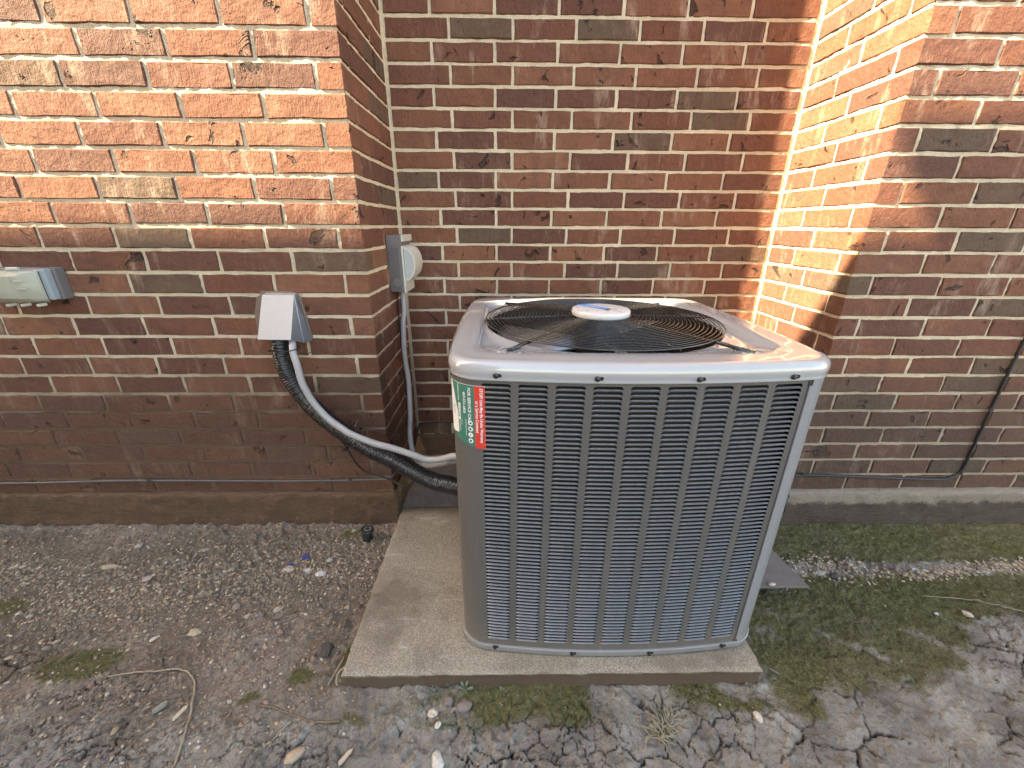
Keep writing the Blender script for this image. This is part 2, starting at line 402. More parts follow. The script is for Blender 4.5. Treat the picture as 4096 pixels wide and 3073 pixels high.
def put_brick(parent, a0, a1, row, frame):
    """a0,a1: start/end along the wall; frame(a) -> (x, y), rotation"""
    if a1-a0 < .02: return
    jl = random.uniform(-.0015, .0015)
    me = brick_mesh(a1-a0)
    o = bpy.data.objects.new('brick', me)
    x, y, rz = frame((a0+a1)/2+jl*.5)
    nx, ny = math.sin(rz), -math.cos(rz)                  # outward normal of local -y
    pr = random.uniform(-.0012, .0022)
    o.location = (x+nx*pr, y+ny*pr, Z0+row*C+C/2+random.uniform(-.0012, .0012))
    o.rotation_euler = (random.gauss(0, .004), random.gauss(0, .003), rz+random.gauss(0, .004))
    link(o, parent)
def wall_root(label, body, extra=None):
    o = body; tag(o, label, 'wall'); return o
def mortar_face(mb, frame, a0, a1, z0, z1, step, seed):
    """displaced grid lying 6 mm behind the brick faces"""
    na = max(2, int((a1-a0)/step)); nz = max(2, int((z1-z0)/step))
    A = np.linspace(a0, a1, na+1); Zs = np.linspace(z0, z1, nz+1)
    AA, ZZ = np.meshgrid(A, Zs)
    d = .0050+(fbm(AA, ZZ, 60, 3, seed)-.5)*.0065+(vnoise(AA, ZZ, 9, seed+5)-.5)*.003
    vs_ = []
    for j in range(nz+1):
        for i in range(na+1):
            x, y, rz = frame(A[i]); nx, ny = math.sin(rz), -math.cos(rz)
            vs_.append((x-nx*d[j, i], y-ny*d[j, i], Zs[j]))
    fs = [(j*(na+1)+i, j*(na+1)+i+1, (j+1)*(na+1)+i+1, (j+1)*(na+1)+i) for j in range(nz) for i in range(na)]
    mb.add(vs_, fs)
ZB = Z0-14*C; ZT = Z0+14*C
frL = lambda a: (a, YF, 0.)
frB = lambda a: (a, YB, 0.)
frR = lambda a: (a, YF, 0.)
frLR = lambda a: (XL, a, math.pi/2)                       # faces +x, a = y
frRR = lambda a: (XR, a, -math.pi/2)                      # faces -x, a = y
def wall(label, fr, a0, a1, seed, up_box, found=None):
    mb = MB(); mortar_face(mb, fr, a0, a1, ZB-.01, ZT, .0085, seed)
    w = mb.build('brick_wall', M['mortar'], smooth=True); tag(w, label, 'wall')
    u = MB(); u.box(*up_box); u.build('upper_wall', M['far_brick'], w)
    return w
wL = wall('sunlit left section of the red brick wall holding the vent hood and outlet box', frL, -2.72, XL-.005, 1, (-9, XL-.02, YF+.09, YF+.3, -1.3, 4.2))
wB = wall('shaded back section of the red brick wall directly behind the air conditioner', frB, XL-.005, XR+.005, 2, (XL-.3, XR+.3, YB+.09, YB+.3, -1.3, 4.2))
wR = wall('right section of the brick wall crossed by the climbing black cable, lower part in shadow', frR, XR+.005, 2.95, 3, (XR+.02, 9, YF+.09, YF+.3, -1.3, 4.2))
wLR = wall('short brick return wall carrying the grey electrical disconnect box', frLR, YF+.005, YB+.006, 4, (XL-.3, XL-.09, YF+.31, YB+.08, -1.3, 4.2))
wRR = wall('brightly sunlit short brick return wall to the right of the air conditioner', frRR, YF+.005, YB+.006, 5, (XR+.09, XR+.3, YF+.31, YB+.08, -1.3, 4.2))
# wall above the built courses
for w, bx in ((wL, (-9, XL, YF, YF+.088, ZT, 4.2)), (wB, (XL, XR, YB, YB+.088, ZT, 4.2)), (wR, (XR, 9, YF, YF+.088, ZT, 4.2)),
              (wLR, (XL-.088, XL, YF+.089, YB, ZT, 4.2)), (wRR, (XR, XR+.088, YF+.089, YB, ZT, 4.2)),
              (wL, (-9, -2.72, YF+.001, YF+.088, -1.3, ZT-.001)), (wR, (2.95, 9, YF+.001, YF+.088, -1.3, ZT-.001))):
    u = MB(); u.box(*bx); u.build('upper_wall', M['far_brick'], w)
h = MT/2
def courses(w, fr, joints_even, joints_odd, lo_e, hi_e, lo_o, hi_o, rows=range(-14, 14)):
    for r in rows:
        ev = r % 2 == 0
        J = joints_even if ev else joints_odd; lo, hi = (lo_e, hi_e) if ev else (lo_o, hi_o)
        J = [j for j in J if lo+.015 < j < hi-.015]
        E = [(lo, None)]+[(j, 1) for j in J]+[(hi, None)]
        for (a, fa), (b, fb) in zip(E, E[1:]):
            put_brick(w, a+(h if fa else 0), b-(h if fb else 0), r, fr)
ar = lambda s, e: list(np.arange(s, e, PITCH))
courses(wL, frL, ar(-.738-8*PITCH, -.6), ar(-.5655-8*PITCH, -.56), -2.75, XL, -2.75, XL-BD-MT, range(-14, 12))
courses(wB, frB, ar(-.044-PITCH, 1.3), ar(.027-2*PITCH, 1.3), XL+MT, XR-MT, XL+MT, XR-MT)
courses(wR, frR, ar(1.4775, 3), ar(1.3135, 3), XR, 2.97, XR+BD+MT, 2.97, range(-14, 12))
for w, fr in ((wLR, frLR), (wRR, frRR)):
    courses(w, fr, ar(YF+BD+MT+.25-.003, 2), ar(YF+BL+h, 2), YF+BD+MT, YB-MT, YF, YB-MT)

# footings
def footing(w, mat, x0, x1, yf, z0, z1, seed):
    mb = MB(); step = .012; n = int((x1-x0)/step); zs = list(np.linspace(z0, z1-.012, 14))+[z1-.004, z1]
    vs_ = []
    for j, z in enumerate(zs):
        for i in range(n+1):
            x = x0+(x1-x0)*i/n
            d = (fbm(np.array([x]), np.array([z]), 26, 5, seed)[0]-.5)*.022
            back = {len(zs)-2: .006, len(zs)-1: .028}.get(j, 0)
            vs_.append((x, yf+d+back, z+(d*.8 if j > 12 else 0)))
    mb.add(vs_, [(j*(n+1)+i, j*(n+1)+i+1, (j+1)*(n+1)+i+1, (j+1)*(n+1)+i) for j in range(len(zs)-1) for i in range(n)])
    return mb.build('footing', mat, w, smooth=True)
footing(wL, M['foundL'], -4.5, XL+.004, YF-.014, -1.34, ZB+.004, 11)
footing(wR, M['foundR'], XR-.004, 5., YF-.022, -1.34, ZB+.004, 12)
footing(wB, M['foundL'], XL, XR, YB-.014, -1.34, ZB+.004, 13)
def ret_footing(w, mat, x, nx, seed):
    mb = MB(); n = 40; zs = np.linspace(-1.34, ZB+.004, 18); vs_ = []
    for j, z in enumerate(zs):
        for i in range(n+1):
            y = YF-.014+(YB-YF)*i/n
            d = (fbm(np.array([y*1.0]), np.array([z]), 20, 4, seed)[0]-.4)*.03 + max(0, (-z-1.05))*.22*(i/n)
            vs_.append((x+nx*(.006+d*(i > 0)*(j < 17)), y, z))
    mb.add(vs_, [(j*(n+1)+i, j*(n+1)+i+1, (j+1)*(n+1)+i+1, (j+1)*(n+1)+i) for j in range(17) for i in range(n)])
    mb.build('footing', mat, w, smooth=True)
mslop = make_found_mat('mortar_slop', (.22, .145, .09), (.36, .25, .155), None)
ret_footing(wLR, mslop, XL, 1, 21); ret_footing(wRR, mslop, XR, -1, 22)

# ------------------------------------------------------------------ unseen house added behind the camera, shaped to shade the yard
nb = empty('shading_house', (0, -1.9, -1.24)); tag(nb, 'unseen stand-in house added behind the camera, outline shaped to shade the yard', 'house')
YN = -1.2
tS = (YF-YN)/(math.sin(ALPHA)*math.cos(ELEV))
HN = -.008+tS*math.sin(ELEV); DX = tS*math.cos(ALPHA)*math.cos(ELEV)
def nbx(o): o.location = (0, 1.9, 1.24); return o
def px(x): return x-DX
mb = MB()
XE = -2.6
prof = [(-34, -1.3), (XE, -1.3), (XE, HN+.36), (px(1.235), HN+.36), (px(1.222), HN+.31), (px(1.44), HN), (-34, HN)]  # top edge stepped and slanted to throw the shadow edges on the walls
# the facade is its outline extruded 0.2 m
k = len(prof)
mb.add([(x, YN, z) for x, z in prof]+[(x, YN-.2, z) for x, z in prof],
       [tuple(range(k)), tuple(range(2*k-1, k-1, -1))]+[(i, i+k, (i+1) % k+k, (i+1) % k) for i in range(k)])
nbx(mb.build('wall', M['house'], nb))
mb = MB(); mb.add([(-34, YN-.2, HN-.02), (XE, YN-.2, HN-.02), (XE, YN-4, HN+1.2), (-34, YN-4, HN+1.2), (-34, YN-8, HN-.02), (XE, YN-8, HN-.02)], [(0, 1, 2, 3), (3, 2, 5, 4)])
nbx(mb.build('roof', M['roof'], nb))
mb = MB(); mb.box(XE-.2, XE-.001, YN-8, YN-.201, -1.3, HN-.02); nbx(mb.build('side_wall', M['house'], nb))

# ------------------------------------------------------------------ ground
def axis(parts):
    out = []
    for a, b, s in parts:
        n = max(1, int(round((b-a)/s))); out += list(np.linspace(a, b, n, endpoint=False))
    return np.array(out+[parts[-1][1]])
gx = axis([(-60, -10, 6), (-10, -4, .6), (-4, -2.6, .05), (-2.6, 2.8, .0038), (2.8, 4, .05), (4, 10, .6), (10, 60, 6)])
gy = axis([(-60, -8, 6), (-8, -1, .5), (-1, .3, .05), (.3, .5, .01), (.5, 1.50, .0038), (1.5, 2.2, .02), (2.2, 60, 8)])
X, Y = np.meshgrid(gx, gy)
def blob(cx, cy, rx, ry, rot=0):
    c, s = math.cos(rot), math.sin(rot); u = ((X-cx)*c+(Y-cy)*s)/rx; v = (-(X-cx)*s+(Y-cy)*c)/ry
    return np.clip(1.35-np.sqrt(u*u+v*v), 0, 1)
n1 = fbm(X, Y, 3, 5, 3); n2 = fbm(X, Y, 9, 4, 9)
# moss: right of the unit back to the wall, a strip before the pad, patches left
edge = .78+.10*np.clip(X-1.0, 0, 1)*1.8+(n1-.5)*.32
moss = sstep(edge-.06, edge+.06, Y)*sstep(.70, .82, X)
moss *= 1-.85*np.clip(blob(.98, 1.20, .13, .12)+blob(1.5, 1.19, .62, .035, .01)*1.5, 0, 1)
strip = sstep(.645+(n1-.5)*.16, .70+(n1-.5)*.16, Y)*sstep(-.50, -.40, X)*sstep(.95, .80, X)*sstep(.80, .77, Y)*(.45+.55*sstep(.42, .55, fbm(X, Y, 5, 3, 31)))
moss = np.maximum(moss, strip)
for b_ in ((-1.28, .85, .16, .07, .1), (-1.72, 1.02, .11, .08, .3), (-.60, .80, .05, .03, 0), (-.47, .86, .05, .10, 0), (-.66, 1.39, .09, .05, 0), (.52, .60, .012, .03, 0), (-.72, .74, .04, .02, .4)):
    moss = np.maximum(moss, blob(*b_)*.85)
moss = moss*(.42+1.08*fbm(X, Y, 8, 5, 17))
for b_ in ((1.02, .93, .09, .03, -.5), (.92, 1.0, .07, .03, -.4), (.86, .93, .06, .04, 0), (1.15, .86, .10, .025, -.5), (1.38, .90, .12, .03, -.6), (1.55, .93, .14, .02, -.6), (1.0, 1.28, .10, .06, -.3), (1.75, 1.03, .1, .02, -.5)):
    moss = moss*(1-.45*blob(*b_))
moss = np.clip(moss, 0, 1)
soil = sstep(.0, -.6, X+(n1-.5)*.5-.1*0)*1.0
soil = np.clip(np.maximum(soil*sstep(.62, .80, Y+(n2-.5)*.1), .15), 0, 1)
# cracks: distorted cell borders
def cracks(sc, seed, w, dist=.35):
    wx = X+(fbm(X, Y, 5, 4, seed)-.5)*dist/sc*2+(fbm(X, Y, 30, 3, seed+4)-.5)*.03
    wy = Y+(fbm(X, Y, 5, 4, seed+7)-.5)*dist/sc*2+(fbm(X, Y, 30, 3, seed+8)-.5)*.03
    u = wx*sc; v = wy*sc*1.15; ui = np.floor(u).astype(int); vi = np.floor(v).astype(int)
    F1 = np.full(X.shape, 9.); F2 = np.full(X.shape, 9.)
    for a in (-1, 0, 1):
        for b in (-1, 0, 1):
            ci = ui+a; cj = vi+b
            hx = _perm[(ci*7+seed) % 256, (cj*13) % 256]; hy = _perm[(ci*5) % 256, (cj*11+seed*3) % 256]
            d = np.hypot(ci+.1+.8*hx-u, cj+.1+.8*hy-v)
            m_ = d < F1; F2 = np.where(m_, F1, np.minimum(F2, d)); F1 = np.where(m_, d, F1)
    e = (F2-F1)/sc*.5
    ww = w*(.25+1.5*fbm(X, Y, 4, 3, seed+2)**2)
    return np.clip(1-e/ww, 0, 1)
fineYX = np.ones_like(X)
big = cracks(7.0, 3, .0036); small = cracks(14, 9, .0032, .3)
zone = np.clip(sstep(.85, .70, Y+(n1-.5)*.2)*sstep(-.45, -.1, X)+sstep(1.0, .86, Y-.1*(X-1))*sstep(.8, 1.0, X)
               +blob(-1.35, .78, .45, .17)*.9+sstep(.72, .62, Y)*.7+.35*sstep(.9, 1.1, X)*sstep(.9, 1.4, Y), 0, 1)
zone *= sstep(-2.8, -2.5, X)*sstep(2.9, 2.6, X)
breakup = sstep(.37, .47, fbm(X, Y, 4.2, 3, 41)); breakup2 = sstep(.42, .54, fbm(X, Y, 6, 3, 47))
tiny = cracks(34, 21, .0022, .3)
cr = np.clip(big*zone*breakup+small*zone*breakup2*.85+tiny*zone*sstep(.52, .62, fbm(X, Y, 5, 3, 53))*.6, 0, 1)
def cells(sc, seed):
    u = (X+(fbm(X, Y, 20, 2, seed)-.5)*.02)*sc; v = (Y+(fbm(X, Y, 20, 2, seed+3)-.5)*.02)*sc*1.35; ui = np.floor(u).astype(int); vi = np.floor(v).astype(int)
    F1 = np.full(X.shape, 9.); T1 = np.zeros(X.shape)
    for a in (-1, 0, 1):
        for b in (-1, 0, 1):
            ci = ui+a; cj = vi+b; hx = _perm[(ci*7+seed) % 256, (cj*13+ci) % 256]; hy = _perm[(ci*5+cj) % 256, (cj*11+seed*3) % 256]; hr = _perm[(ci*3+9) % 256, (cj*17+seed) % 256]
            d = np.hypot(ci+.1+.8*hx-u, cj+.1+.8*hy-v)/(.35+.65*hr); m_ = d < F1; F1 = np.where(m_, d, F1); T1 = np.where(m_, hr, T1)
    return np.clip(1-F1**2*1.6, 0, 1), T1
pb1, pt1 = cells(62, 5); pb2, pt2 = cells(110, 13)
cr *= (1-.55*moss)
rough = (fbm(X, Y, 75, 4, 5)-.5)*.014+(fbm(X, Y, 14, 4, 6)-.5)*.020+(n1-.5)*.022
clod = np.clip(fbm(X, Y, 38, 3, 61)-.52, 0, 1)*.05*sstep(.25, .6, fbm(X, Y, 2.3, 3, 63))
gzone = sstep(-.35, -.8, X)*sstep(.55, .7, Y)
Zg = -1.238-.006*(X/1.5)+rough*.8+clod*(.35+.65*(1-moss))*(Y < 1.5)+(fbm(X, Y, 120, 3, 71)-.5)*.008*gzone
pz = sstep(-.30, -.62, X)*sstep(.55, .66, Y)*(1-moss)
pden = np.clip(np.exp(-((Y-(1.17-.05*np.sin(X*3)))/.14)**2)*1.1+.30*sstep(.4, .6, fbm(X, Y, 4, 3, 83)), 0, 1)*sstep(1.43, 1.36, Y)
m1 = pb1*pz*pden*(pt1 > .35); m2 = pb2*pz*np.clip(pden+.35, 0, 1)*(pt2 > .3)
Zg = Zg+m1*.0055+m2*(1-m1)*.0028
peb = np.clip(m1*1.3, 0, 1)*(.25+.75*pt1)+np.clip(m2*(1-m1), 0, 1)*(.2+.6*pt2)
gapd = pz*pden*np.clip(1-m1*2.5-m2*2., 0, 1)
Zg = Zg-.013*cr
Zg += moss*.004*fbm(X, Y, 130, 2, 77)
rec = sstep(1.46, 1.52, Y)*sstep(XL-.02, XL+.02, X)*sstep(XR+.02, XR-.02, X)
Zg = Zg*(1-rec)+rec*(-1.178-.012+(n2-.5)*.012)
padm = sstep(-.46, -.44, X)*sstep(.73, .71, X)*sstep(.785, .80, Y)*(1-rec)
Zg = Zg-padm*.02
ny_, nx_ = X.shape
co = np.stack([X, Y, Zg], -1).reshape(-1, 3)
me = bpy.data.meshes.new('ground')
idx = np.arange(nx_*ny_).reshape(ny_, nx_)
quads = np.stack([idx[:-1, :-1], idx[:-1, 1:], idx[1:, 1:], idx[1:, :-1]], -1).reshape(-1, 4)
me.vertices.add(len(co)); me.vertices.foreach_set('co', co.ravel().astype(np.float32))
me.loops.add(quads.size); me.loops.foreach_set('vertex_index', quads.ravel().astype(np.int32))
me.polygons.add(len(quads)); me.polygons.foreach_set('loop_start', np.arange(0, quads.size, 4, dtype=np.int32)); me.polygons.foreach_set('loop_total', np.full(len(quads), 4, dtype=np.int32))
me.polygons.foreach_set('use_smooth', np.ones(len(quads), dtype=bool))
me.update(); me.validate()
ca = me.color_attributes.new('zones', 'FLOAT_COLOR', 'POINT')
zc = np.stack([moss, soil, np.clip(cr*1.5-.25, 0, 1), np.ones_like(moss)], -1).reshape(-1, 4).astype(np.float32)
ca.data.foreach_set('color', zc.ravel())
ca = me.color_attributes.new('pebbles', 'FLOAT_COLOR', 'POINT')
ca.data.foreach_set('color', np.stack([np.clip(peb, 0, 1), np.clip(gapd, 0, 1), cr*0, cr*0+1], -1).reshape(-1, 4).astype(np.float32).ravel())
me.materials.append(M['ground'])
ground = link(bpy.data.objects.new('ground', me)); ground['kind'] = 'structure'
def gz(x, y):
    i = int(np.clip(np.searchsorted(gx, x), 0, nx_-1)); j = int(np.clip(np.searchsorted(gy, y), 0, ny_-1)); return float(Zg[j, i])
def gmoss(x, y):
    i = int(np.clip(np.searchsorted(gx, x), 0, nx_-1)); j = int(np.clip(np.searchsorted(gy, y), 0, ny_-1)); return float(moss[j, i])

# gravel: nobody could count it
t_ = (1+5**.5)/2
ICO = np.array([(-1, t_, 0), (1, t_, 0), (-1, -t_, 0), (1, -t_, 0), (0, -1, t_), (0, 1, t_), (0, -1, -t_), (0, 1, -t_), (t_, 0, -1), (t_, 0, 1), (-t_, 0, -1), (-t_, 0, 1)], float)
ICO /= np.linalg.norm(ICO[0])
ICF = np.array([(0, 11, 5), (0, 5, 1), (0, 1, 7), (0, 7, 10), (0, 10, 11), (1, 5, 9), (5, 11, 4), (11, 10, 2), (10, 7, 6), (7, 1, 8), (3, 9, 4), (3, 4, 2), (3, 2, 6), (3, 6, 8), (3, 8, 9), (4, 9, 5), (2, 4, 11), (6, 2, 10), (8, 6, 7), (9, 8, 1)])
TINTS = np.array([(.24, .19, .145), (.20, .15, .12), (.30, .25, .195), (.17, .145, .13), (.26, .18, .14), (.36, .31, .255), (.21, .19, .17), (.33, .25, .165), (.46, .41, .36)])
def gravel(name, pts, sizes, tints, label, cat):
    n = len(pts); V = np.zeros((n, 12, 3)); T = np.zeros((n, 12, 4)); T[..., 3] = 1
    for i in range(n):
        s = sizes[i]; sh = rng.normal(1, .16, (12, 1)); sc = np.array([1.25, rng.uniform(.65, 1.), rng.uniform(.4, .7)])
        v = ICO*sh*sc*s; a = rng.uniform(0, 6.28); c, d = math.cos(a), math.sin(a)
        R = np.array([[c, -d, 0], [d, c, 0], [0, 0, 1]]); v = v@R.T
        V[i] = v+np.array([pts[i][0], pts[i][1], gz(*pts[i])+s*.18]); T[i, :, :3] = tints[i]*rng.uniform(.8, 1.2)
    me = bpy.data.meshes.new(name); F = (ICF[None]+12*np.arange(n)[:, None, None]).reshape(-1, 3)
    me.vertices.add(n*12); me.vertices.foreach_set('co', V.ravel().astype(np.float32))
    me.loops.add(F.size); me.loops.foreach_set('vertex_index', F.ravel().astype(np.int32))
    me.polygons.add(len(F)); me.polygons.foreach_set('loop_start', np.arange(0, F.size, 3, dtype=np.int32)); me.polygons.foreach_set('loop_total', np.full(len(F), 3, dtype=np.int32))
    me.polygons.foreach_set('use_smooth', np.ones(len(F), dtype=bool))
    me.update(); ca = me.color_attributes.new('tint', 'FLOAT_COLOR', 'POINT'); T[..., :3] *= (1.08, 1., .90); ca.data.foreach_set('color', T.reshape(-1).astype(np.float32))
    me.materials.append(M['stone']); o = link(bpy.data.objects.new(name, me)); tag(o, label, cat, kind='stuff'); return o
pts = []; sz = []
def scatter(n, f, smin, smax, pw=2.2):
    k_ = 0
    while k_ < n:
        x, y, pr = f()
        if random.random() < pr and not (-.475 < x < .745 and y > .76) and y < 1.44:
            pts.append((x, y)); sz.append(smin+(smax-smin)*random.random()**pw); k_ += 1
def f_left():
    x = random.uniform(-2.3, -.42); y = random.uniform(.55, 1.44)
    band = math.exp(-((y-(1.17-.05*math.sin(x*3)))/.12)**2)*.9
    cl = mn.noise(Vector((x*4, y*6, 1.3)))*.5+.5
    return x, y, (band+.16+.25*math.exp(-((x+.75)/.22)**2-((y-1.0)/.16)**2))*cl*(1-.8*gmoss(x, y))
scatter(15000, f_left, .0010, .0070, 2.4)
scatter(420, f_left, .005, .011, 1.8)
def f_any():
    x = random.uniform(-2.2, 2.6); y = random.uniform(.5, 1.42); return x, y, .5+.5*mn.noise(Vector((x*3, y*3, 8)))
scatter(3200, f_any, .0008, .0036, 2)
gravel('gravel', pts, sz, TINTS[rng.integers(0, 9, len(pts))], 'tan and grey gravel scattered over the bare soil left of the pad', 'gravel')
pts = []; sz = []
def f_right():
    x = random.uniform(1.0, 2.25); yc = 1.185+.02*math.sin(x*7)-.03*(x < 1.2)*(1.2-x)*6; y = random.gauss(yc, .018+.02*(x < 1.4)); return x, y, .35+.65*(mn.noise(Vector((x*5, y*9, 4)))*.5+.5)
scatter(1500, f_right, .002, .0085, 1.6)
gravel('gravel', pts, sz, TINTS[rng.choice([0, 2, 5, 5, 8, 6, 7], len(pts))]*1.08, 'narrow drip line of pale gravel crossing the moss on the right', 'gravel')
# moss nap
mb_v = []; mb_f = []; k_ = 0
for i in range(90000):
    x = random.uniform(-1.9, 2.7); y = random.uniform(.52, 1.45)
    if -.47 < x < .74 and y > .765: continue
    gm = gmoss(x, y)
    if gm < .35 or random.random() > gm: continue
    z = gz(x, y); a = random.uniform(0, 6.28); w_ = random.uniform(.0007, .0016); hh = random.uniform(.0015, .0045)*(1+1.2*max(0, mn.noise(Vector((x*22, y*22, 5)))*1.6))
    dx, dy = math.cos(a)*w_, math.sin(a)*w_
    mb_v += [(x-dx, y-dy, z-.001), (x+dx, y+dy, z-.001), (x+random.uniform(-.003, .003), y+random.uniform(-.003, .003), z+hh)]
    mb_f.append((k_, k_+1, k_+2)); k_ += 3
me = bpy.data.meshes.new('moss'); me.from_pydata(mb_v, [], mb_f); me.update(); me.materials.append(M['mossleaf'])
tag(link(bpy.data.objects.new('moss', me)), 'dark green moss growing over the damp clay soil', 'moss', kind='stuff')

# ------------------------------------------------------------------ concrete pad
PZ = -1.178
def pad_mesh():
    xs = np.linspace(-.465, .735, 161); ys = np.linspace(.766, 1.50, 99); mb = MB(); vs_ = []
    for y in ys:
        for x in xs:
            e = min(x-xs[0], xs[-1]-x, y-ys[0], ys[-1]-y)
            z = PZ-.004*max(0, 1-e/.010)**2+(fbm(np.array([x]), np.array([y]), 30, 3, 8)[0]-.5)*.0022
            jx = (fbm(np.array([x]), np.array([y]), 40, 3, 18)[0]-.5)*.006*(e < 1e-6)
            vs_.append((x+jx*(abs(x-xs[0]) < 1e-6 or abs(x-xs[-1]) < 1e-6), y+jx*(abs(y-ys[0]) < 1e-6 or abs(y-ys[-1]) < 1e-6), z))
    n = len(xs)
    mb.add(vs_, [(j*n+i, j*n+i+1, (j+1)*n+i+1, (j+1)*n+i) for j in range(len(ys)-1) for i in range(n-1)])
    loop = [i for i in range(n)]+[j*n+n-1 for j in range(1, len(ys))]+[(len(ys)-1)*n+i for i in range(n-2, -1, -1)]+[j*n for j in range(len(ys)-2, 0, -1)]
    prev = loop
    cx, cy = .135, 1.13
    for zz in (-.012, -.03, -.05, -.085):
        b = len(mb.v); ring = []
        for q in loop:
            x, y, z = mb.v[q]; d = (fbm(np.array([x+y]), np.array([zz]), 25, 3, 28)[0]-.5)*.007-.002
            ring.append(len(mb.v)); mb.v.append((x+(d if x > cx else -d)*(abs(x-cx) > .59), y+(-d)*(y < .775), PZ+zz))
        for i in range(len(loop)):
            j = (i+1) % len(loop); mb.f.append((prev[j], prev[i], ring[i], ring[j])); mb.m.append(0)
        prev = ring
    return mb
pad = pad_mesh().build('concrete_pad', M['concrete'], auto=45)
tag(pad, 'weathered concrete pad carrying the air conditioner beside the wall', 'concrete pad')

# ------------------------------------------------------------------ air conditioner
AX0, AX1, AY0, AY1, AR = -.131, .754, .837, 1.672, .082
CX, CY = (AX0+AX1)/2, (AY0+AY1)/2
BOW = .023; BOWS = .012
ac = empty('air_conditioner', (CX, CY, PZ)); tag(ac, 'grey louvred outdoor air conditioner unit standing on the concrete pad', 'air conditioner')
INV = Matrix.Translation((-CX, -CY, -PZ))
def acp(o, parent=None):
    o.parent = parent or ac
    if parent is None: o.matrix_parent_inverse = INV
    return o
def outline(off=0., nseg=14, nflat=24):
    """plan outline, counter-clockwise seen from above starting at the front-left corner's end, list of (x, y)"""
    P = []
    def flat(x0, y0, x1, y1, nx, ny, b):
        for i in range(nflat):
            t = i/nflat; s = 2*t-1; o = b*(1-s*s)+off
            P.append((x0+(x1-x0)*t+nx*o, y0+(y1-y0)*t+ny*o))
    def arc(cx, cy, a0):
        for i in range(nseg):
            a = a0+(math.pi/2)*i/nseg; P.append((cx+(AR+off)*math.cos(a), cy+(AR+off)*math.sin(a)))
    flat(AX0+AR, AY0, AX1-AR, AY0, 0, -1, BOW); arc(AX1-AR, AY0+AR, -math.pi/2)
    flat(AX1, AY0+AR, AX1, AY1-AR, 1, 0, BOWS); arc(AX1-AR, AY1-AR, 0)
    flat(AX1-AR, AY1, AX0+AR, AY1, 0, 1, BOWS); arc(AX0+AR, AY1-AR, math.pi/2)
    flat(AX0, AY1-AR, AX0, AY0+AR, -1, 0, BOWS); arc(AX0+AR, AY0+AR, math.pi)
    return P
def yfront(x, off=0.):
    s = (x-(AX0+AR))/((AX1-AR)-(AX0+AR))*2-1
    if s < -1: dx = AX0+AR-x; return AY0+AR-math.sqrt(max(0, AR*AR-dx*dx))-off
    if s > 1: dx = x-(AX1-AR); return AY0+AR-math.sqrt(max(0, AR*AR-dx*dx))-off
    return AY0-BOW*(1-s*s)-off
def loft(rings, closed=True):
    mb = MB(); n = len(rings[0])
    for r in rings: mb.v += r
    for j in range(len(rings)-1):
        for i in range(n if closed else n-1):
            mb.f.append((j*n+i, j*n+(i+1) % n, (j+1)*n+(i+1) % n, (j+1)*n+i)); mb.m.append(0)
    return mb
ZPAN0, ZPAN1, ZBOD, ZTOP = PZ+.003, -1.153, -1.158, -.300
# base pan
rings = [[(x, y, z) for x, y in outline(o)] for o, z in ((-.004, ZPAN0), (.004, ZPAN0), (.006, ZPAN0+.003), (.006, ZPAN1-.0015), (.0045, ZPAN1), (-.002, ZPAN1+.0002))]
pan = acp(loft(rings).build('base_pan', M['paint'], smooth=False, auto=35))
# dark coil inside
o_ = outline(-.03); mb = loft([[(x, y, ZBOD) for x, y in o_], [(x, y, ZTOP) for x, y in o_]])
acp(mb.build('coil', M['inside'], smooth=True))
mb = MB(); o_ = outline(-.006); mb.add([(x, y, ZBOD+.004) for x, y in o_], [tuple(range(len(o_)))])
acp(mb.build('base_floor', M['inside']))
# front panel
COLX = [-.055+.082*i for i in range(9)]; SW = .0655
NROW = 66; ZS = -.3245; ZE = -1.1275; CP = (ZS-ZE)/NROW
SEAM = .686
mb = MB()
Pf = lambda x, z, off=0.: (x, yfront(x, off), z)
# left wrap-around corner, drawn as arc strips down to the side seam
arcpts = []
for i in range(15):
    a = math.pi*1.5-(math.pi/2)*i/14; arcpts.append((AX0+AR+AR*math.cos(a), AY0+AR+AR*math.sin(a)))
arcpts += [(AX0, AY0+AR+.012)]
left_edge = [(COLX[0], yfront(COLX[0]))]+[p for p in arcpts if p[0] < COLX[0]-.001]
n = len(left_edge)
mb.add([(x, y, ZTOP) for x, y in left_edge]+[(x, y, ZBOD) for x, y in left_edge], [(i, n+i, n+i+1, i+1) for i in range(n-1)])
corner_faces = len(mb.f)
def vstrip(x0, x1, z0, z1, k=3):
    xs = [x0+(x1-x0)*i/k for i in range(k+1)]
    mb.add([Pf(x, z0) for x in xs]+[Pf(x, z1) for x in xs], [(i, k+1+i, k+2+i, i+1) for i in range(k)])
for i in range(8): vstrip(COLX[i]+SW, COLX[i+1], ZTOP, ZBOD, 1)
vstrip(COLX[8]+SW, SEAM, ZTOP, ZBOD, 1)
FR = .0062
for cx in COLX:
    for part in range(4):
        xa, xb = cx+SW*part/4, cx+SW*(part+1)/4
        vstrip(xa, xb, ZTOP, ZS+.0001, 1); vstrip(xa, xb, ZE, ZBOD, 1)
    for r in range(NROW):
        zt = ZS-r*CP; g = .0013
        vstrip(cx, cx+SW, zt, zt-g, 3)
        for side in (0, 1):
            xc = cx+FR if side == 0 else cx+SW-FR
            corner = Pf(cx if side == 0 else cx+SW, zt-g)
            arc_ = []
            for q in range(4):
                a = (math.pi/2)*q/3
                dx = -math.cos(a)*FR if side == 0 else math.cos(a)*FR
                arc_.append(Pf(xc+dx, zt-g-FR*.9+math.sin(a)*FR*.9))
            mb.add([corner]+arc_, [(0, q+1, q+2) if side == 0 else (0, q+2, q+1) for q in range(3)])
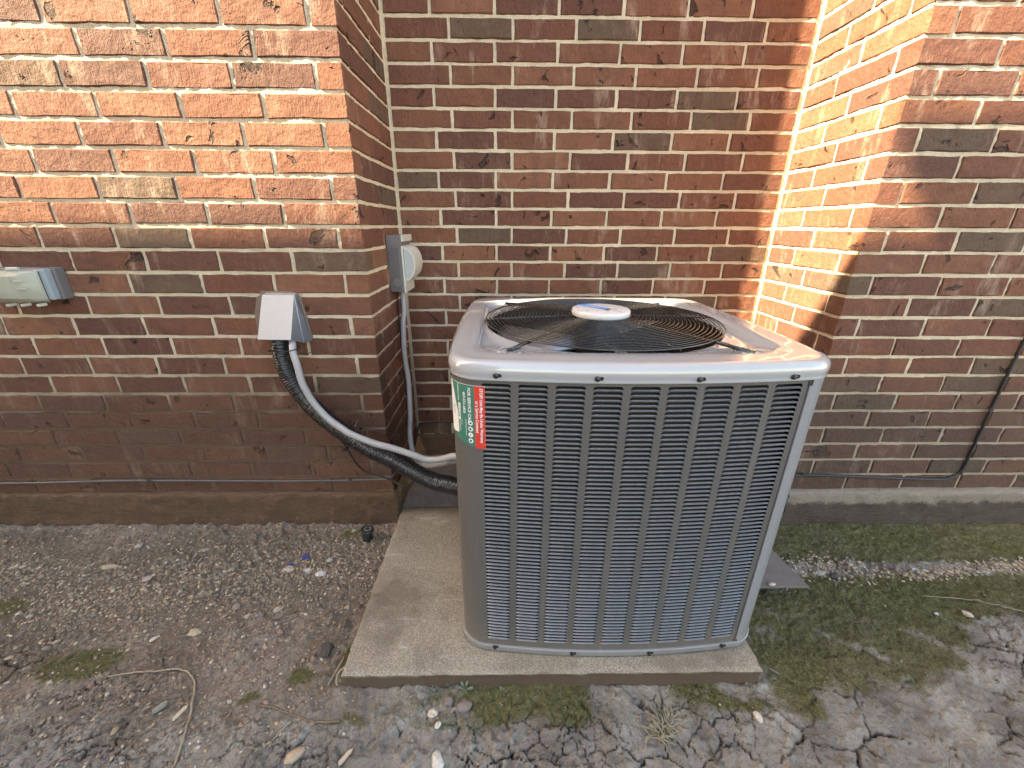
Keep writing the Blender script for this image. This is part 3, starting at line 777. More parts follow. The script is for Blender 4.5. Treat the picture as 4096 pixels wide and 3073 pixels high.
fp = acp(mb.build('front_panel', M['paint_shaded'], auto=40))
# louvres
def louver_geo(L):
    xs = [0, .009, L-.009, L]; prof = [[(.0, .0008), (-.0002, .0016), (.0008, .0022)], [(.0012, .0002), (-.0034, .0020), (.0012, .0040)], [(.0012, .0002), (-.0034, .0020), (.0012, .0040)], [(.0, .0008), (-.0002, .0016), (.0008, .0022)]]
    vs_ = [(xs[i], y, z) for i in range(4) for y, z in prof[i]]
    fs = [(i*3+j, (i+1)*3+j, (i+1)*3+j+1, i*3+j+1) for i in range(3) for j in range(2)]
    return vs_, fs
lv, lf = louver_geo(SW); mbl = MB(); mbl.add(lv, lf); lme = mbl.mesh('louver'); lme.materials.append(M['louver'])
cnt = 0; rest = MB()
for r in range(NROW):
    for cx in COLX:
        z = ZS-(r+1)*CP; y0 = yfront(cx); y1 = yfront(cx+SW); ang = math.atan2(y1-y0, SW)
        if cnt < 297:
            o = bpy.data.objects.new('louver', lme); link(o); o.parent = fp
            o.location = (cx, y0, z); o.rotation_euler = (0, 0, ang); cnt += 1
        else:
            ca_, sa_ = math.cos(ang), math.sin(ang)
            rest.add([(cx+x*ca_-y*sa_, y0+x*sa_+y*ca_, z+zz) for x, y, zz in lv], lf)
o = rest.build('louver', M['louver']); o.parent = fp; o['kind'] = 'stuff'
# other sides: right corner post, right panel, back panel, left panel
def outline_piece(pts, name, mat, parent=None):
    n = len(pts); mb = MB(); mb.add([(x, y, ZTOP) for x, y in pts]+[(x, y, ZBOD) for x, y in pts], [(i, n+i, n+i+1, i+1) for i in range(n-1)])
    return acp(mb.build(name, mat, smooth=True), parent)
post = [(SEAM+.0022, yfront(SEAM+.0022, .001))]
for i in range(1, 15):
    a = -math.pi/2+(math.pi/2)*i/14; post.append((AX1-AR+(AR+.001)*math.cos(a), AY0+AR+(AR+.001)*math.sin(a)))
outline_piece(post+[(AX1+.001, AY0+AR+.01)], 'corner_post', M['paint'])
for cx, cy, a0 in ((AX1-AR, AY1-AR, 0), (AX0+AR, AY1-AR, math.pi/2)):
    outline_piece([(cx+AR*math.cos(a0+math.pi/2*i/12), cy+AR*math.sin(a0+math.pi/2*i/12)) for i in range(13)], 'corner_post', M['paint'])
def side_panel(p0, p1, nrm, name):
    L = math.hypot(p1[0]-p0[0], p1[1]-p0[1]); ux, uy = (p1[0]-p0[0])/L, (p1[1]-p0[1])/L
    mb = MB(); w = SW; k = int((L-.02)/.082); m0 = (L-(k*.082-(.082-w)))/2; lou = MB()
    def P(a, z): s = 2*a/L-1; b = BOWS*(1-s*s); return (p0[0]+ux*a+nrm[0]*b, p0[1]+uy*a+nrm[1]*b, z)
    def strip(a0, a1, z0, z1): mb.add([P(a0, z0), P(a1, z0), P(a1, z1), P(a0, z1)], [(0, 1, 2, 3)])
    edges = [0]+[v for i in range(k) for v in (m0+i*.082, m0+i*.082+w)]+[L]
    for i in range(0, len(edges), 2): strip(edges[i], edges[i+1], ZTOP, ZBOD)
    for i in range(k):
        a0 = m0+i*.082; strip(a0, a0+w, ZTOP, ZS); strip(a0, a0+w, ZE, ZBOD)
        for r in range(NROW):
            zt = ZS-r*CP; strip(a0, a0+w, zt, zt-.0013); x, y, _ = P(a0, 0); x2, y2, _ = P(a0+w, 0)
            ca_, sa_ = (x2-x)/w, (y2-y)/w
            lou.add([(x+vx*ca_-vy*sa_, y+vx*sa_+vy*ca_, zt-CP+vz) for vx, vy, vz in lv], lf)
    o = acp(mb.build(name, M['paint_shaded'])); l = lou.build('louver', M['paint']); l.parent = o; l['kind'] = 'stuff'
side_panel((AX1, AY0+AR+.012), (AX1, AY1-AR), (1, 0), 'side_panel')
side_panel((AX1-AR, AY1), (AX0+AR, AY1), (0, 1), 'back_panel')
side_panel((AX0, AY1-AR), (AX0, AY0+AR+.014), (-1, 0), 'side_panel')
# small black gap tabs at the seam ends
mb = MB(); mb.box(SEAM-.007, SEAM+.004, yfront(SEAM)-.0012, yfront(SEAM)+.004, -.332, -.318); acp(mb.build('seam_clip', M['black']))
mb = MB(); mb.box(SEAM-.010, SEAM+.003, yfront(SEAM)-.0012, yfront(SEAM)+.004, -1.1535, -1.1475); acp(mb.build('seam_clip', M['black']))
# lid
FX, FY, RO = .290, 1.240, .348
ZL = -.2725
NA = 192
def polar(pts):
    """resample a closed outline by angle about the fan centre"""
    P = pts+[pts[0]]; out = []
    ang = [math.atan2(y-FY, x-FX) for x, y in P]
    for k in range(NA):
        a = -math.pi+2*math.pi*k/NA; ca_, sa_ = math.cos(a), math.sin(a); best = None
        for (x0, y0), (x1, y1) in zip(P, P[1:]):
            dx, dy = x1-x0, y1-y0; den = ca_*dy-sa_*dx
            if abs(den) < 1e-12: continue
            t = ((x0-FX)*dy-(y0-FY)*dx)/den; u = ((x0-FX)*sa_-(y0-FY)*ca_)/den
            if t > 0 and -1e-9 <= u <= 1+1e-9: best = t if best is None else max(best, t)
        out.append((FX+best*ca_, FY+best*sa_))
    return out
def rrect(x0, x1, y0, y1, r, n=10):
    P = []
    for cx, cy, a0 in ((x1-r, y0+r, -math.pi/2), (x1-r, y1-r, 0), (x0+r, y1-r, math.pi/2), (x0+r, y0+r, math.pi)):
        P += [(cx+r*math.cos(a0+math.pi/2*i/n), cy+r*math.sin(a0+math.pi/2*i/n)) for i in range(n+1)]
    return P
def crown(x, y): return ZL-.004*(((x-CX)/.45)**2+((y-CY)/.45)**2)*.5
rec_o = polar(rrect(-.072, .668, .893, 1.600, .085)); rec_i = polar(rrect(-.065, .661, .900, 1.593, .080))
def rdep(x, y): return .0100*float(sstep(.885, 1.02, np.array(y)))+.0012
rings = []
for o, z in ((.002, -.3175), (.0045, -.3175), (.0055, -.3160), (.0042, -.3120), (.0045, -.3080), (.0062, -.3020), (.0066, -.2960), (.0055, -.2890), (.0025, -.2820), (-.0030, -.2770), (-.0100, -.2740)):
    rings.append([(x, y, z) for x, y in polar(outline(o))])
e1 = polar(outline(-.020)); rings.append([(x, y, crown(x, y)) for x, y in e1])
rings.append([((x+a)/2, (y+b)/2, crown((x+a)/2, (y+b)/2)) for (x, y), (a, b) in zip(e1, rec_o)])
rings.append([(x, y, crown(x, y)) for x, y in rec_o])
rings.append([((x+a)/2, (y+b)/2, crown(x, y)-rdep(x, y)*.5) for (x, y), (a, b) in zip(rec_o, rec_i)])
rings.append([(x, y, crown(x, y)-rdep(x, y)) for x, y in rec_i])
circ = lambda r: [(FX+r*math.cos(-math.pi+2*math.pi*k/NA), FY+r*math.sin(-math.pi+2*math.pi*k/NA)) for k in range(NA)]
c1 = circ(RO+.012)
def inner(t):
    L = []
    for (x, y), (a, b) in zip(rec_i, c1):
        # keep the collar outside the recess edge where the recess is tighter than the collar
        dr = math.hypot(x-FX, y-FY); rr = min(RO+.012, dr-.003); aa, bb = FX+(x-FX)/dr*rr, FY+(y-FY)/dr*rr
        X_, Y_ = x+(aa-x)*t, y+(bb-y)*t; L.append((X_, Y_, crown(X_, Y_)-rdep(X_, Y_)))
    return L
rings += [inner(.5), inner(1.)]
rr = lambda d, dz: [(FX+(RO+d)*math.cos(-math.pi+2*math.pi*k/NA), FY+(RO+d)*math.sin(-math.pi+2*math.pi*k/NA), ZL-.008+dz) for k in range(NA)]
rings += [rr(.006, .0015), rr(.001, .0018), rr(-.0015, -.001), rr(-.002, -.008)]
lid = acp(loft(rings).build('top_cover', M['lid'], smooth=True))
sm = np.ones(len(lid.data.polygons), bool); lid.data.polygons.foreach_set('use_smooth', sm)
# shroud
rs = [[(FX+r*math.cos(2*math.pi*k/96), FY+r*math.sin(2*math.pi*k/96), z) for k in range(96)] for r, z in ((RO-.0025, ZL-.012), (RO-.003, ZL-.03), (RO-.012, ZL-.10), (RO-.012, ZL-.16))]
acp(loft(rs).build('fan_shroud', M['shroud'], smooth=True))
mb = MB(); mb.lathe([(RO-.01, 0)], 48, (FX, FY, ZL-.26), cap0=False); acp(mb.build('coil_floor', M['inside']))
# raised beads curling round the arm feet
def bead(cx, cy, r, a0, a1):
    pts = [Vector((cx+r*math.cos(a), cy+r*math.sin(a), crown(cx, cy)-rdep(cx, cy)+.0002)) for a in np.linspace(a0, a1, 22)]
    mb = MB(); mb.tube(pts, [.0024*min(1, .35+min(i, 21-i)/4) for i in range(22)], 8); return acp(mb.build('pressed_bead', M['lid'], smooth=True))
# grille
gr = acp(MB().build('fan_grille', M['black']))
def hgr(r): return -.2655+.0125*(1-(r/.35)**2)
def ring_mesh(r, w=.00165, seg=96, sides=6):
    mb = MB(); vs_ = []
    for i in range(seg):
        a = 2*math.pi*i/seg
        for j in range(sides):
            b = 2*math.pi*j/sides; q = r+w*math.cos(b); vs_.append((FX+q*math.cos(a), FY+q*math.sin(a), hgr(r)+w*math.sin(b)))
    fs = [(i*sides+j, ((i+1) % seg)*sides+j, ((i+1) % seg)*sides+(j+1) % sides, i*sides+(j+1) % sides) for i in range(seg) for j in range(sides)]
    mb.add(vs_, fs); return mb
nr = 24
for i in range(nr):
    r = .094+(.352-.094)*i/(nr-1)
    o = ring_mesh(r, .0013 if i < nr-1 else .0021, 112).build('ring', M['black'], smooth=True); o.parent = gr
TIPS = [(.012, .930), (.584, .917), (.577, 1.538), (.005, 1.543)]
for tx, ty in TIPS:
    a = math.atan2(ty-FY, tx-FX); d = math.hypot(tx-FX, ty-FY)
    pts = [Vector((FX+r*math.cos(a), FY+r*math.sin(a), hgr(min(r, .355))-.0045-(0 if r < .36 else (r-.36)*.10))) for r in (.07, .12, .18, .24, .3, .352, .38, d)]
    mb = MB(); mb.tube(pts, [.0034]*5+[.0048, .0052, .0050], 8); o = mb.build('arm', M['black'], smooth=True); o.parent = gr
    mb = MB(); mb.lathe([(.0085, 0), (.0085, .003), (.0055, .0035), (.0052, .0075), (.0030, .0085)], 6, (tx+math.cos(a)*.004, ty+math.sin(a)*.004, pts[-1].z-.003)); o = mb.build('screw', M['black']); o.parent = gr
    bead(tx, ty, .030, a-2.0, a-.25 if ty < 1.2 else a+.1); bead(tx, ty, .030, a+.35, a+1.7)
for k, (a, rad) in enumerate(((math.pi+.02, .0042), (.08, .0030), (-math.pi/2+.35, .0022), (math.pi/2+.3, .0022))):
    pts = [Vector((FX+r*math.cos(a), FY+r*math.sin(a), hgr(r)-.0052)) for r in (.07, .15, .22, .29, .352+.006*(k == 0))]
    mb = MB(); mb.tube(pts, rad, 8); o = mb.build('spoke', M['black'], smooth=True); o.parent = gr
# hub cap
mb = MB(); hz = -.2555
mb.lathe([(.088, 0), (.0895, .003), (.0895, .0145), (.0875, .0175), (.083, .0185), (.0, .0195)][:5], 72, (FX+.004, FY+.008, hz))
hub = acp(mb.build('hub_cap', M['cap'], auto=40))
HX, HY, HZT = FX+.004, FY+.008, hz+.0188
mb = MB()
ha = math.radians(-49)                                      # run of the printed band across the cap
u_ = Vector((math.cos(ha), math.sin(ha), 0)); v_ = Vector((-u_.y, u_.x, 0)); hc = Vector((HX-.012, HY+.018, HZT+.0004))
hp = lambda a, b, dz=0.: hc+u_*a+v_*b+Vector((0, 0, dz))
mb.add([hp(-.070, -.010), hp(.034, -.015), hp(.040, .015), hp(-.060, .018)], [(0, 1, 2, 3)]); o = mb.build('logo_band', M['blue']); o.parent = hub
mb = MB(); mb.add([hp(.040, -.016), hp(.058, -.020), hp(.050, .016), hp(.044, .003)], [(0, 1, 2, 3)]); o = mb.build('logo_band', simple('dark_print', (.03, .04, .06), .4, 0, 0)); o.parent = hub
def text_mesh(s, size, bold=.0, align='LEFT', shear=0.):
    cu = bpy.data.curves.new('t', 'FONT'); cu.body = s; cu.size = size; cu.offset = bold; cu.align_x = align; cu.resolution_u = 3; cu.shear = shear
    ob = bpy.data.objects.new('t', cu); COL.objects.link(ob); dg = bpy.context.evaluated_depsgraph_get(); dg.update()
    me = ob.evaluated_get(dg).to_mesh(); vs_ = [tuple(v.co) for v in me.vertices]; fs = [tuple(p.vertices) for p in me.polygons]
    ob.evaluated_get(dg).to_mesh_clear(); bpy.data.objects.remove(ob); bpy.data.curves.remove(cu); return vs_, fs
vs_, fs = text_mesh('DAIKIN', .0165, .0004, 'CENTER', .2)
mb = MB(); mb.add([hp(-.012+x*.98, y-.0045, .0003) for x, y, _ in vs_], fs); o = mb.build('logo_lettering', M['white']); o.parent = hub
# screws along lid skirt and base pan
def screw(x, z, off):
    y = yfront(x, off); mb = MB()
    mb.lathe([(.0068, 0.), (.0068, -.0016), (.0044, -.0020), (.0040, -.0062), (.0022, -.0068)], 8, (x, y, z), axis='y')
    mb.lathe([(.0046, 0.), (.0046, -.0012)], 10, (x+.0085, y, z+.0004), axis='y'); acp(mb.build('screw', M['black']))
for x, z in ((-.022, -.3045), (.197, -.3055), (.418, -.3065), (.634, -.3065)): screw(x, z, .0062)
for x, z in ((-.033, -1.157), (.192, -1.162), (.418, -1.163), (.639, -1.158)): screw(x, z, .006)
# fan: motor and three blades at rest, seen through the grille
mb = MB(); mb.lathe([(.062, -.13), (.066, -.12), (.066, -.035), (.055, -.025)], 32, (FX, FY, ZL)); acp(mb.build('fan_motor', M['shroud'], auto=40))
mb = MB(); mb.lathe([(.05, -.024), (.03, -.016), (.012, -.012)], 24, (FX, FY, ZL-.03)); fanhub = acp(mb.build('fan_hub', M['shroud'], smooth=True))
for k in range(3):
    a0 = math.radians(170)+k*2*math.pi/3; vs_ = []; nr_, nt = 8, 8
    for i in range(nr_+1):
        r = .05+(.325-.05)*i/nr_
        for j in range(nt+1):
            t = j/nt; w = .55+.25*i/nr_; a = a0+(t-.5)*w+.15*i/nr_; z = ZL-.075+(t-.5)*-.055*(.6+.4*i/nr_)+.010*math.sin(t*math.pi); vs_.append((FX+r*math.cos(a), FY+r*math.sin(a), z))
    mb = MB(); mb.add(vs_, [(i*(nt+1)+j, i*(nt+1)+j+1, (i+1)*(nt+1)+j+1, (i+1)*(nt+1)+j) for i in range(nr_) for j in range(nt)])
    o = acp(mb.build('fan_blade', M['blade'], smooth=True)); s_ = o.modifiers.new('t', 'SOLIDIFY'); s_.thickness = .0015
# service label wrapped round the left corner
def surf(u, z, off=.0007):
    """u: arc length leftwards from x=-.056; z height"""
    x0 = AX0+AR
    ph = u/AR
    if ph < 0: x = x0-u; return (x, yfront(x, off), z)
    ph = min(ph, math.pi/2)
    return (x0-(AR+off)*math.sin(ph), AY0+AR-(AR+off)*math.cos(ph), z)
lab = acp(MB().build('service_label', M['white']))
def sheet(name, mat, pts_top, pts_bot, us, off):
    mb = MB(); n = len(us); mb.add([surf(u, zt, off) for u, zt in zip(us, pts_top)]+[surf(u, zb, off) for u, zb in zip(us, pts_bot)], [(i, n+i, n+i+1, i+1) for i in range(n-1)])
    o = mb.build(name, mat, smooth=True); o.parent = lab; return o
LT, LB = -.3335, -.4925
U0, U1, U2 = -.0015, .0235, .1225
def ltop(u): return LT+.000*(u)
def lbot(u): return LB-.000 if u < .05 else LB
def gbot(u): t = max(0, (u-.022)/.10); return LB+.003+.030*t**1.7 if u < U2 else LB
us = list(np.linspace(U0, U1, 6)); sheet('red_band', M['red'], [LT]*6, [LB]*6, us, .0007)
us = list(np.linspace(U1, U2, 24)); sheet('green_field', M['green'], [LT]*24, [gbot(u) for u in us], us, .0007)
us = list(np.linspace(.072, U2, 14)); sheet('white_swoosh', M['white'], [LT-.0+(-.075*max(0, (.098-u)/.026)**1.2 if u < .098 else 0)-.002 for u in us], [gbot(u)+.018*max(0, (.105-u)/.033) for u in us], us, .0010)
us = list(np.linspace(U0-.0008, U2, 30)); sheet('white_border', M['white'], [LT+.0008]*30, [LT-.0002]*30, us, .0005)
def label_text(s, size, uc, z0, mat, bold=.0002, shear=0., squash=1.):
    vs_, fs = text_mesh(s, size, bold, 'LEFT', shear)
    mb = MB(); mb.add([surf(uc-y, z0-x*squash, .0013) for x, y, _ in vs_], fs); o = mb.build('lettering', mat); o.parent = lab
label_text('STOP! Unit May Be Under Warranty', .0098, .0105, LT-.005, M['white'], .00018, 0, .94)
label_text('or a Service Contract', .0098, .0205, LT-.036, M['white'], .00018, 0, .94)
label_text('FOR SERVICE CALL', .0108, .0395, LT-.006, M['white'], .00025, 0, .98)
label_text('469-551-6806', .0098, .0530, LT-.018, M['white'], .00020, 0, .98)
label_text('Installation Date:', .0062, .0700, LT-.002, M['white'], .0001)
label_text('Industrial Refrigerant Commercial', .0040, .0475, LT-.086, M['white'], .00005, 0, .78)
for i, s in enumerate(('Heating', 'Air Conditioning', 'Repair 24/7 Service', 'Contact Us Today')): label_text(s, .0045, .0600+.0055*i, LT-.090, M['white'], .00005)
label_text('Service', .0085, .0900, LT-.060, M['ink'], .0001, .2)
mb = MB(); n = 8
us = list(np.linspace(.0625, .0705, 4)); sheet('date_patch', M['white'], [LT-.050]*4, [LT-.092]*4, us, .0010)
label_text('11/17/24', .0095, .0700, LT-.0515, M['ink'], .0001, .2)
for i in range(4):
    mb = MB(); zc = LT-.094-.0155*i; uc = .0345
    mb.add([surf(uc, zc, .0014)]+[surf(uc+.0062*math.cos(a), zc+.0062*math.sin(a), .0014) for a in np.linspace(0, 6.283, 17)], [(0, q, q+1) for q in range(1, 17)])
    o = mb.build('icon_disc', M['white']); o.parent = lab
    mb = MB()
    if i == 0: sh = [(.0028*math.cos(a)*(.8 if math.cos(a) < 0 else 1.3), .0026*math.sin(a)) for a in np.linspace(0, 6.1, 12)]
    elif i == 1: sh = [(-.003, -.0022), (-.003, .0022), (0, .0034), (.0034, 0), (0, -.0034)]
    elif i == 2: sh = [((.0034 if q % 2 else .0011)*math.cos(q*math.pi/6), (.0034 if q % 2 else .0011)*math.sin(q*math.pi/6)) for q in range(12)]
    else: sh = [((.0036 if q % 2 else .0028)*math.cos(q*math.pi/8), (.0036 if q % 2 else .0028)*math.sin(q*math.pi/8)) for q in range(16)]
    mb.add([surf(uc-a, zc+b, .0019) for a, b in sh], [tuple(range(len(sh)))]); o = mb.build('icon_mark', M['ink']); o.parent = lab

# ------------------------------------------------------------------ services on the wall
line = [(-.818, 1.432, -.335), (-0.814, 1.42, -0.367), (-0.81, 1.41, -0.397), (-0.806, 1.405, -0.467), (-0.785, 1.4, -0.54), (-0.74, 1.39, -0.613), (-0.687, 1.375, -0.667), (-0.636, 1.36, -0.704), (-0.598, 1.35, -0.728), (-0.514, 1.33, -0.78), (-0.421, 1.31, -0.818), (-0.347, 1.29, -0.854), (-0.27, 1.26, -0.876), (-0.19, 1.225, -0.873), (-.12, 1.19, -.868)]
P = resample(catmull(line, 10), .0016); rl = .0300
def rf(k, a):
    s = k*.0016; w = mn.noise(Vector((s*38, a*1.3, 2.)))
    ph = s/.0090+w*.6+math.sin(a*2+s*20)*.22
    return rl*(.86+.14*min(1, s/.22))*(1+.15*(abs(math.sin(math.pi*ph))**.7-.5)+.05*mn.noise(Vector((s*120, math.cos(a)*2, math.sin(a)*2)))+.03*w)
mb = MB(); mb.tube(P, rl, 22, rf=rf)
tag(mb.build('insulated_line', M['lineset'], smooth=True), 'thick black ribbed refrigerant line curving from the vent hood to the unit', 'hose')
def conduit(pts, r, label, rib=.004):
    P = resample(catmull(pts, 10), .0013); mb = MB()
    mb.tube(P, r, 14, rf=lambda k, a: r*(1+.022*math.cos(k*.0013/rib*2*math.pi)))
    return tag(mb.build('conduit', M['conduit'], smooth=True), label, 'conduit')
c1p = [(-.776, 1.436, -.335), (-0.768, 1.420, -0.366), (-0.757, 1.398, -0.392), (-0.745, 1.368, -0.418), (-0.731, 1.352, -0.457), (-0.719, 1.342, -0.526), (-0.688, 1.335, -0.597), (-0.640, 1.322, -0.652), (-0.587, 1.305, -0.685), (-0.557, 1.295, -0.700), (-0.474, 1.28, -0.729), (-0.404, 1.268, -0.743), (-0.333, 1.255, -0.762), (-0.28, 1.247, -0.777), (-0.225, 1.235, -0.767), (-0.182, 1.21, -0.741), (-.12, 1.19, -.735)]
conduit(c1p, .0118, 'grey flexible conduit strapped on top of the black line from the vent hood')
c2p = [(-.452, 1.80, -.262), (-.450, 1.79, -.348), (-.455, 1.775, -.40), (-.458, 1.76, -.50), (-.457, 1.755, -.583), (-.450, 1.75, -.65), (-.447, 1.73, -.741), (-.445, 1.70, -.83), (-.444, 1.665, -.896), (-.43, 1.62, -.95), (-.401, 1.56, -.966), (-.353, 1.48, -.945), (-.295, 1.40, -.902), (-.241, 1.32, -.842), (-.188, 1.24, -.777), (-.12, 1.19, -.75)]
conduit(c2p, .0112, 'grey flexible conduit hanging down from the electrical disconnect box')
def strap(o_parent, y, z):
    mb = MB(); mb.tube([Vector((XL+.002, y+.004+.018*math.cos(a), z)) if False else Vector((-.457+.0155*math.sin(a), y+.0155*math.cos(a), z)) for a in np.linspace(-.3, math.pi+.3, 9)], .0016, 6)
    tag(mb.build('pipe_strap', M['conduit']), 'small metal strap pinning the hanging conduit, %s' % o_parent, 'strap', 'straps on the hanging conduit')
strap('upper one of two', 1.760, -.505); strap('lower one of two', 1.733, -.735)
def tie(pts, tail, label, n0):
    mb = MB(); mb.tube(pts, .0022, 6); mb.tube(tail, [.0026]+[.0016]*(len(tail)-1), 6); tag(mb.build('cable_tie', M['cable']), label, 'cable tie')
def ringpts(c, t, r, n=18):
    t = Vector(t).normalized(); a = t.orthogonal().normalized(); b = t.cross(a); c = Vector(c); return [c+(a*math.cos(q)+b*math.sin(q))*r for q in np.linspace(0, 6.4, n)]
R1 = [Vector((-.785+.055*math.cos(q), 1.388+.040*math.sin(q), -.412+.006*math.cos(q))) for q in np.linspace(0, 6.4, 22)]
tie(R1, [Vector((-.750, 1.425, -.436)), Vector((-.730, 1.425, -.440)), Vector((-.700, 1.415, -.428))], 'black cable tie round line and conduit just below the vent hood', 0)
tt = Vector((.8, -.12, -.55)).normalized(); aa = Vector((.55, 0, .8)).normalized(); bb = tt.cross(aa)
R2 = [Vector((-.566, 1.325, -.735))+aa*.052*math.cos(q)+bb*.046*math.sin(q) for q in np.linspace(0, 6.4, 22)]
tie(R2, [Vector((-.549, 1.315, -.697)), Vector((-.545, 1.31, -.680)), Vector((-.541, 1.33, -.661))], 'black cable tie with upright tail halfway along the curving line', 0)
mb = MB(); mb.tube(resample(catmull([(-.66, 1.36, -.73), (-.631, 1.38, -.776), (-.624, 1.40, -.827), (-.604, 1.42, -.909), (-.572, 1.43, -.951), (-.50, 1.425, -.974), (-.46, 1.41, -.983), (-.414, 1.38, -.985), (-.36, 1.33, -.93)], 8), .01), .0038, 8)
tag(mb.build('control_wire', M['cable'], smooth=True), 'thin black control wire drooping below the ribbed line', 'wire')
# vent hood
vh = empty('vent_hood', (-.81, YF, -.31)); tag(vh, 'galvanised sheet metal wall hood that the refrigerant line leaves', 'vent hood')
def vp(o): o.parent = vh; o.matrix_parent_inverse = Matrix.Translation((.81, -YF, .31)); return o
fl = [(-.868, -.219), (-.757, -.220), (-.752, -.226), (-.731, -.237), (-.722, -.30), (-.713, -.392), (-.912, -.395), (-.905, -.30), (-.885, -.240), (-.868, -.232)]
mb = MB(); k = len(fl); yb0, yb1 = YF-.0015, YF-.0045
mb.add([(x, yb1, z) for x, z in fl]+[(x, yb0, z) for x, z in fl], [tuple(range(k-1, -1, -1)), tuple(range(k, 2*k))]+[(i, (i+1) % k, (i+1) % k+k, i+k) for i in range(k)])
vp(mb.build('flange', M['flange']))
tl, tr, bl_, br_ = (-.848, 1.434, -.229), (-.739, 1.434, -.230), (-.866, 1.382, -.374), (-.752, 1.382, -.376)
mb = MB(); mb.add([tl, tr, br_, bl_], [(0, 1, 2, 3)])
mb.add([(-.848, YF-.005, -.226), (-.739, YF-.005, -.227), tr, tl], [(0, 1, 2, 3)])
o = vp(mb.build('hood_front', M['galv'])); s_ = o.modifiers.new('t', 'SOLIDIFY'); s_.thickness = .001
mb = MB(); w1 = (-.738, YF-.005, -.227); w2 = (-.716, YF-.005, -.400); w3 = (-.731, 1.425, -.398)
mb.add([tr, w1, w2, w3, br_], [(0, 1, 2, 3), (0, 3, 4)]); o = vp(mb.build('hood_side', M['galv_shaded'])); s_ = o.modifiers.new('t', 'SOLIDIFY'); s_.thickness = .001
mb = MB(); mb.tube([Vector(tr)+Vector((.001, 0, 0)), Vector(w3)], .0012, 6); vp(mb.build('hood_hem', simple('bright_hem', (.42, .52, .62), .35, .3, 0)))
mb = MB(); mb.add([tl, (-.858, YF-.005, -.227), (-.882, YF-.005, -.395), bl_], [(0, 1, 2, 3)]); o = vp(mb.build('hood_side', M['galv_shaded'])); s_ = o.modifiers.new('t', 'SOLIDIFY'); s_.thickness = .001
# outlet box with clear bubble cover
ob = empty('outlet_box', (-1.66, YF, -.2)); tag(ob, 'weatherproof outlet box with cloudy clear bubble cover at the far left', 'outlet box')
def op(o): o.parent = ob; o.matrix_parent_inverse = Matrix.Translation((1.66, -YF, .2)); return o
mb = MB(); mb.box(-1.78, -1.525, 1.43, YF+.002, -.246, -.140); op(bevel_obj(mb.build('back_box', M['box_side']), .006))
mb = MB(); mb.box(-1.775, -1.532, 1.404, 1.4295, -.243, -.142); op(bevel_obj(mb.build('gasket_plate', simple('grey_blue_plate', (.26, .31, .35), .45, 0, .1)), .005))
mb = MB(); mb.box(-1.735, -1.60, 1.392, 1.4035, -.228, -.158); op(bevel_obj(mb.build('receptacle', simple('cream_receptacle', (.36, .335, .25), .5, 0, .1)), .004))
mb = MB(); xs = np.linspace(-1.77, -1.548, 9); vs_ = []
prof2 = [(1.403, -.143), (1.385, -.150), (1.368, -.162), (1.364, -.20), (1.368, -.232), (1.385, -.244), (1.403, -.252)]
for i, x in enumerate(xs):
    e = min(i, 8-i); sc = (.25, .85, 1.)[min(e, 2)]
    for y, z in prof2: vs_.append((x, 1.403-(1.403-y)*sc, -.1975+(z+.1975)*(.94 if e == 0 else 1)))
mb.add(vs_, [(i*7+j, (i+1)*7+j, (i+1)*7+j+1, i*7+j+1) for i in range(8) for j in range(6)]+[tuple(range(6, -1, -1)), tuple(8*7+j for j in range(7))])
cov = op(mb.build('bubble_cover', M['clear'], auto=40)); s_ = cov.modifiers.new('t', 'SOLIDIFY'); s_.thickness = .0022
for x in (-1.70, -1.615):
    mb = MB(); mb.lathe([(.0065, -.018), (.0065, .018)], 10, (x, 1.392, -.1405), axis='x'); o = mb.build('hinge', simple('hinge_plastic', (.42, .43, .42), .4), smooth=False); op(o)
for z in (-.175, -.20):
    mb = MB(); mb.box(-1.592, -1.566, 1.3585, 1.3655, z-.0015, z+.0015); op(mb.build('cover_rib', M['box_front']))
for x in (-1.66, -1.612, -1.56):
    mb = MB(); mb.box(x, x+.010, 1.368, 1.392, -.2585, -.2505); op(mb.build('latch_tab', M['box_front']))
# disconnect
db = empty('disconnect_box', (XL, 1.82, -.15)); tag(db, 'grey and beige electrical disconnect box with round bulging cover on the return wall', 'electrical box')
def dp(o): o.parent = db; o.matrix_parent_inverse = Matrix.Translation((-XL, -1.82, .15)); return o
bz0, bz1 = -.262, -.040; by0, by1 = 1.735, 1.90; bx0, bx1 = XL+.001, -.424
mb = MB(); mb.box(bx0, bx1-.004, by0, by1, bz0, bz1); dp(bevel_obj(mb.build('enclosure', M['box_side']), .002))
mb = MB(); mb.box(bx0+.001, bx1, by0-.003, by1+.002, bz1-.038, bz1+.003); dp(bevel_obj(mb.build('rain_cap', M['box_side']), .002))
mb = MB(); mb.box(bx1-.0035, bx1+.004, by0-.0015, by1, bz0-.004, bz1-.0385); dp(bevel_obj(mb.build('front_cover', M['box_front']), .002))
mb = MB(); mb.box(bx1+.0005, bx1+.0075, by0-.0035, by1+.003, bz1-.0225, bz1+.0045); dp(bevel_obj(mb.build('cover_lip', M['box_front']), .0015))
mb = MB(); mb.box(bx0+.006, bx1-.014, by0-.0022, by0+.001, bz0+.006, bz1-.044); dp(bevel_obj(mb.build('side_recess', simple('darker_box_side', (.10, .087, .092), .55)), .001))
mb = MB(); mb.lathe([(.0165, 0), (.0165, -.0022), (.0125, -.0026), (.0120, -.0012), (.0052, -.0012), (.0048, -.0030)], 28, (bx0+.030, by0-.0022, bz0+.038), axis='y'); dp(mb.build('knockout', M['box_side'], auto=30))
mb = MB(); dcx = bx1+.004; cy_, cz_ = (by0+by1)/2, -.150
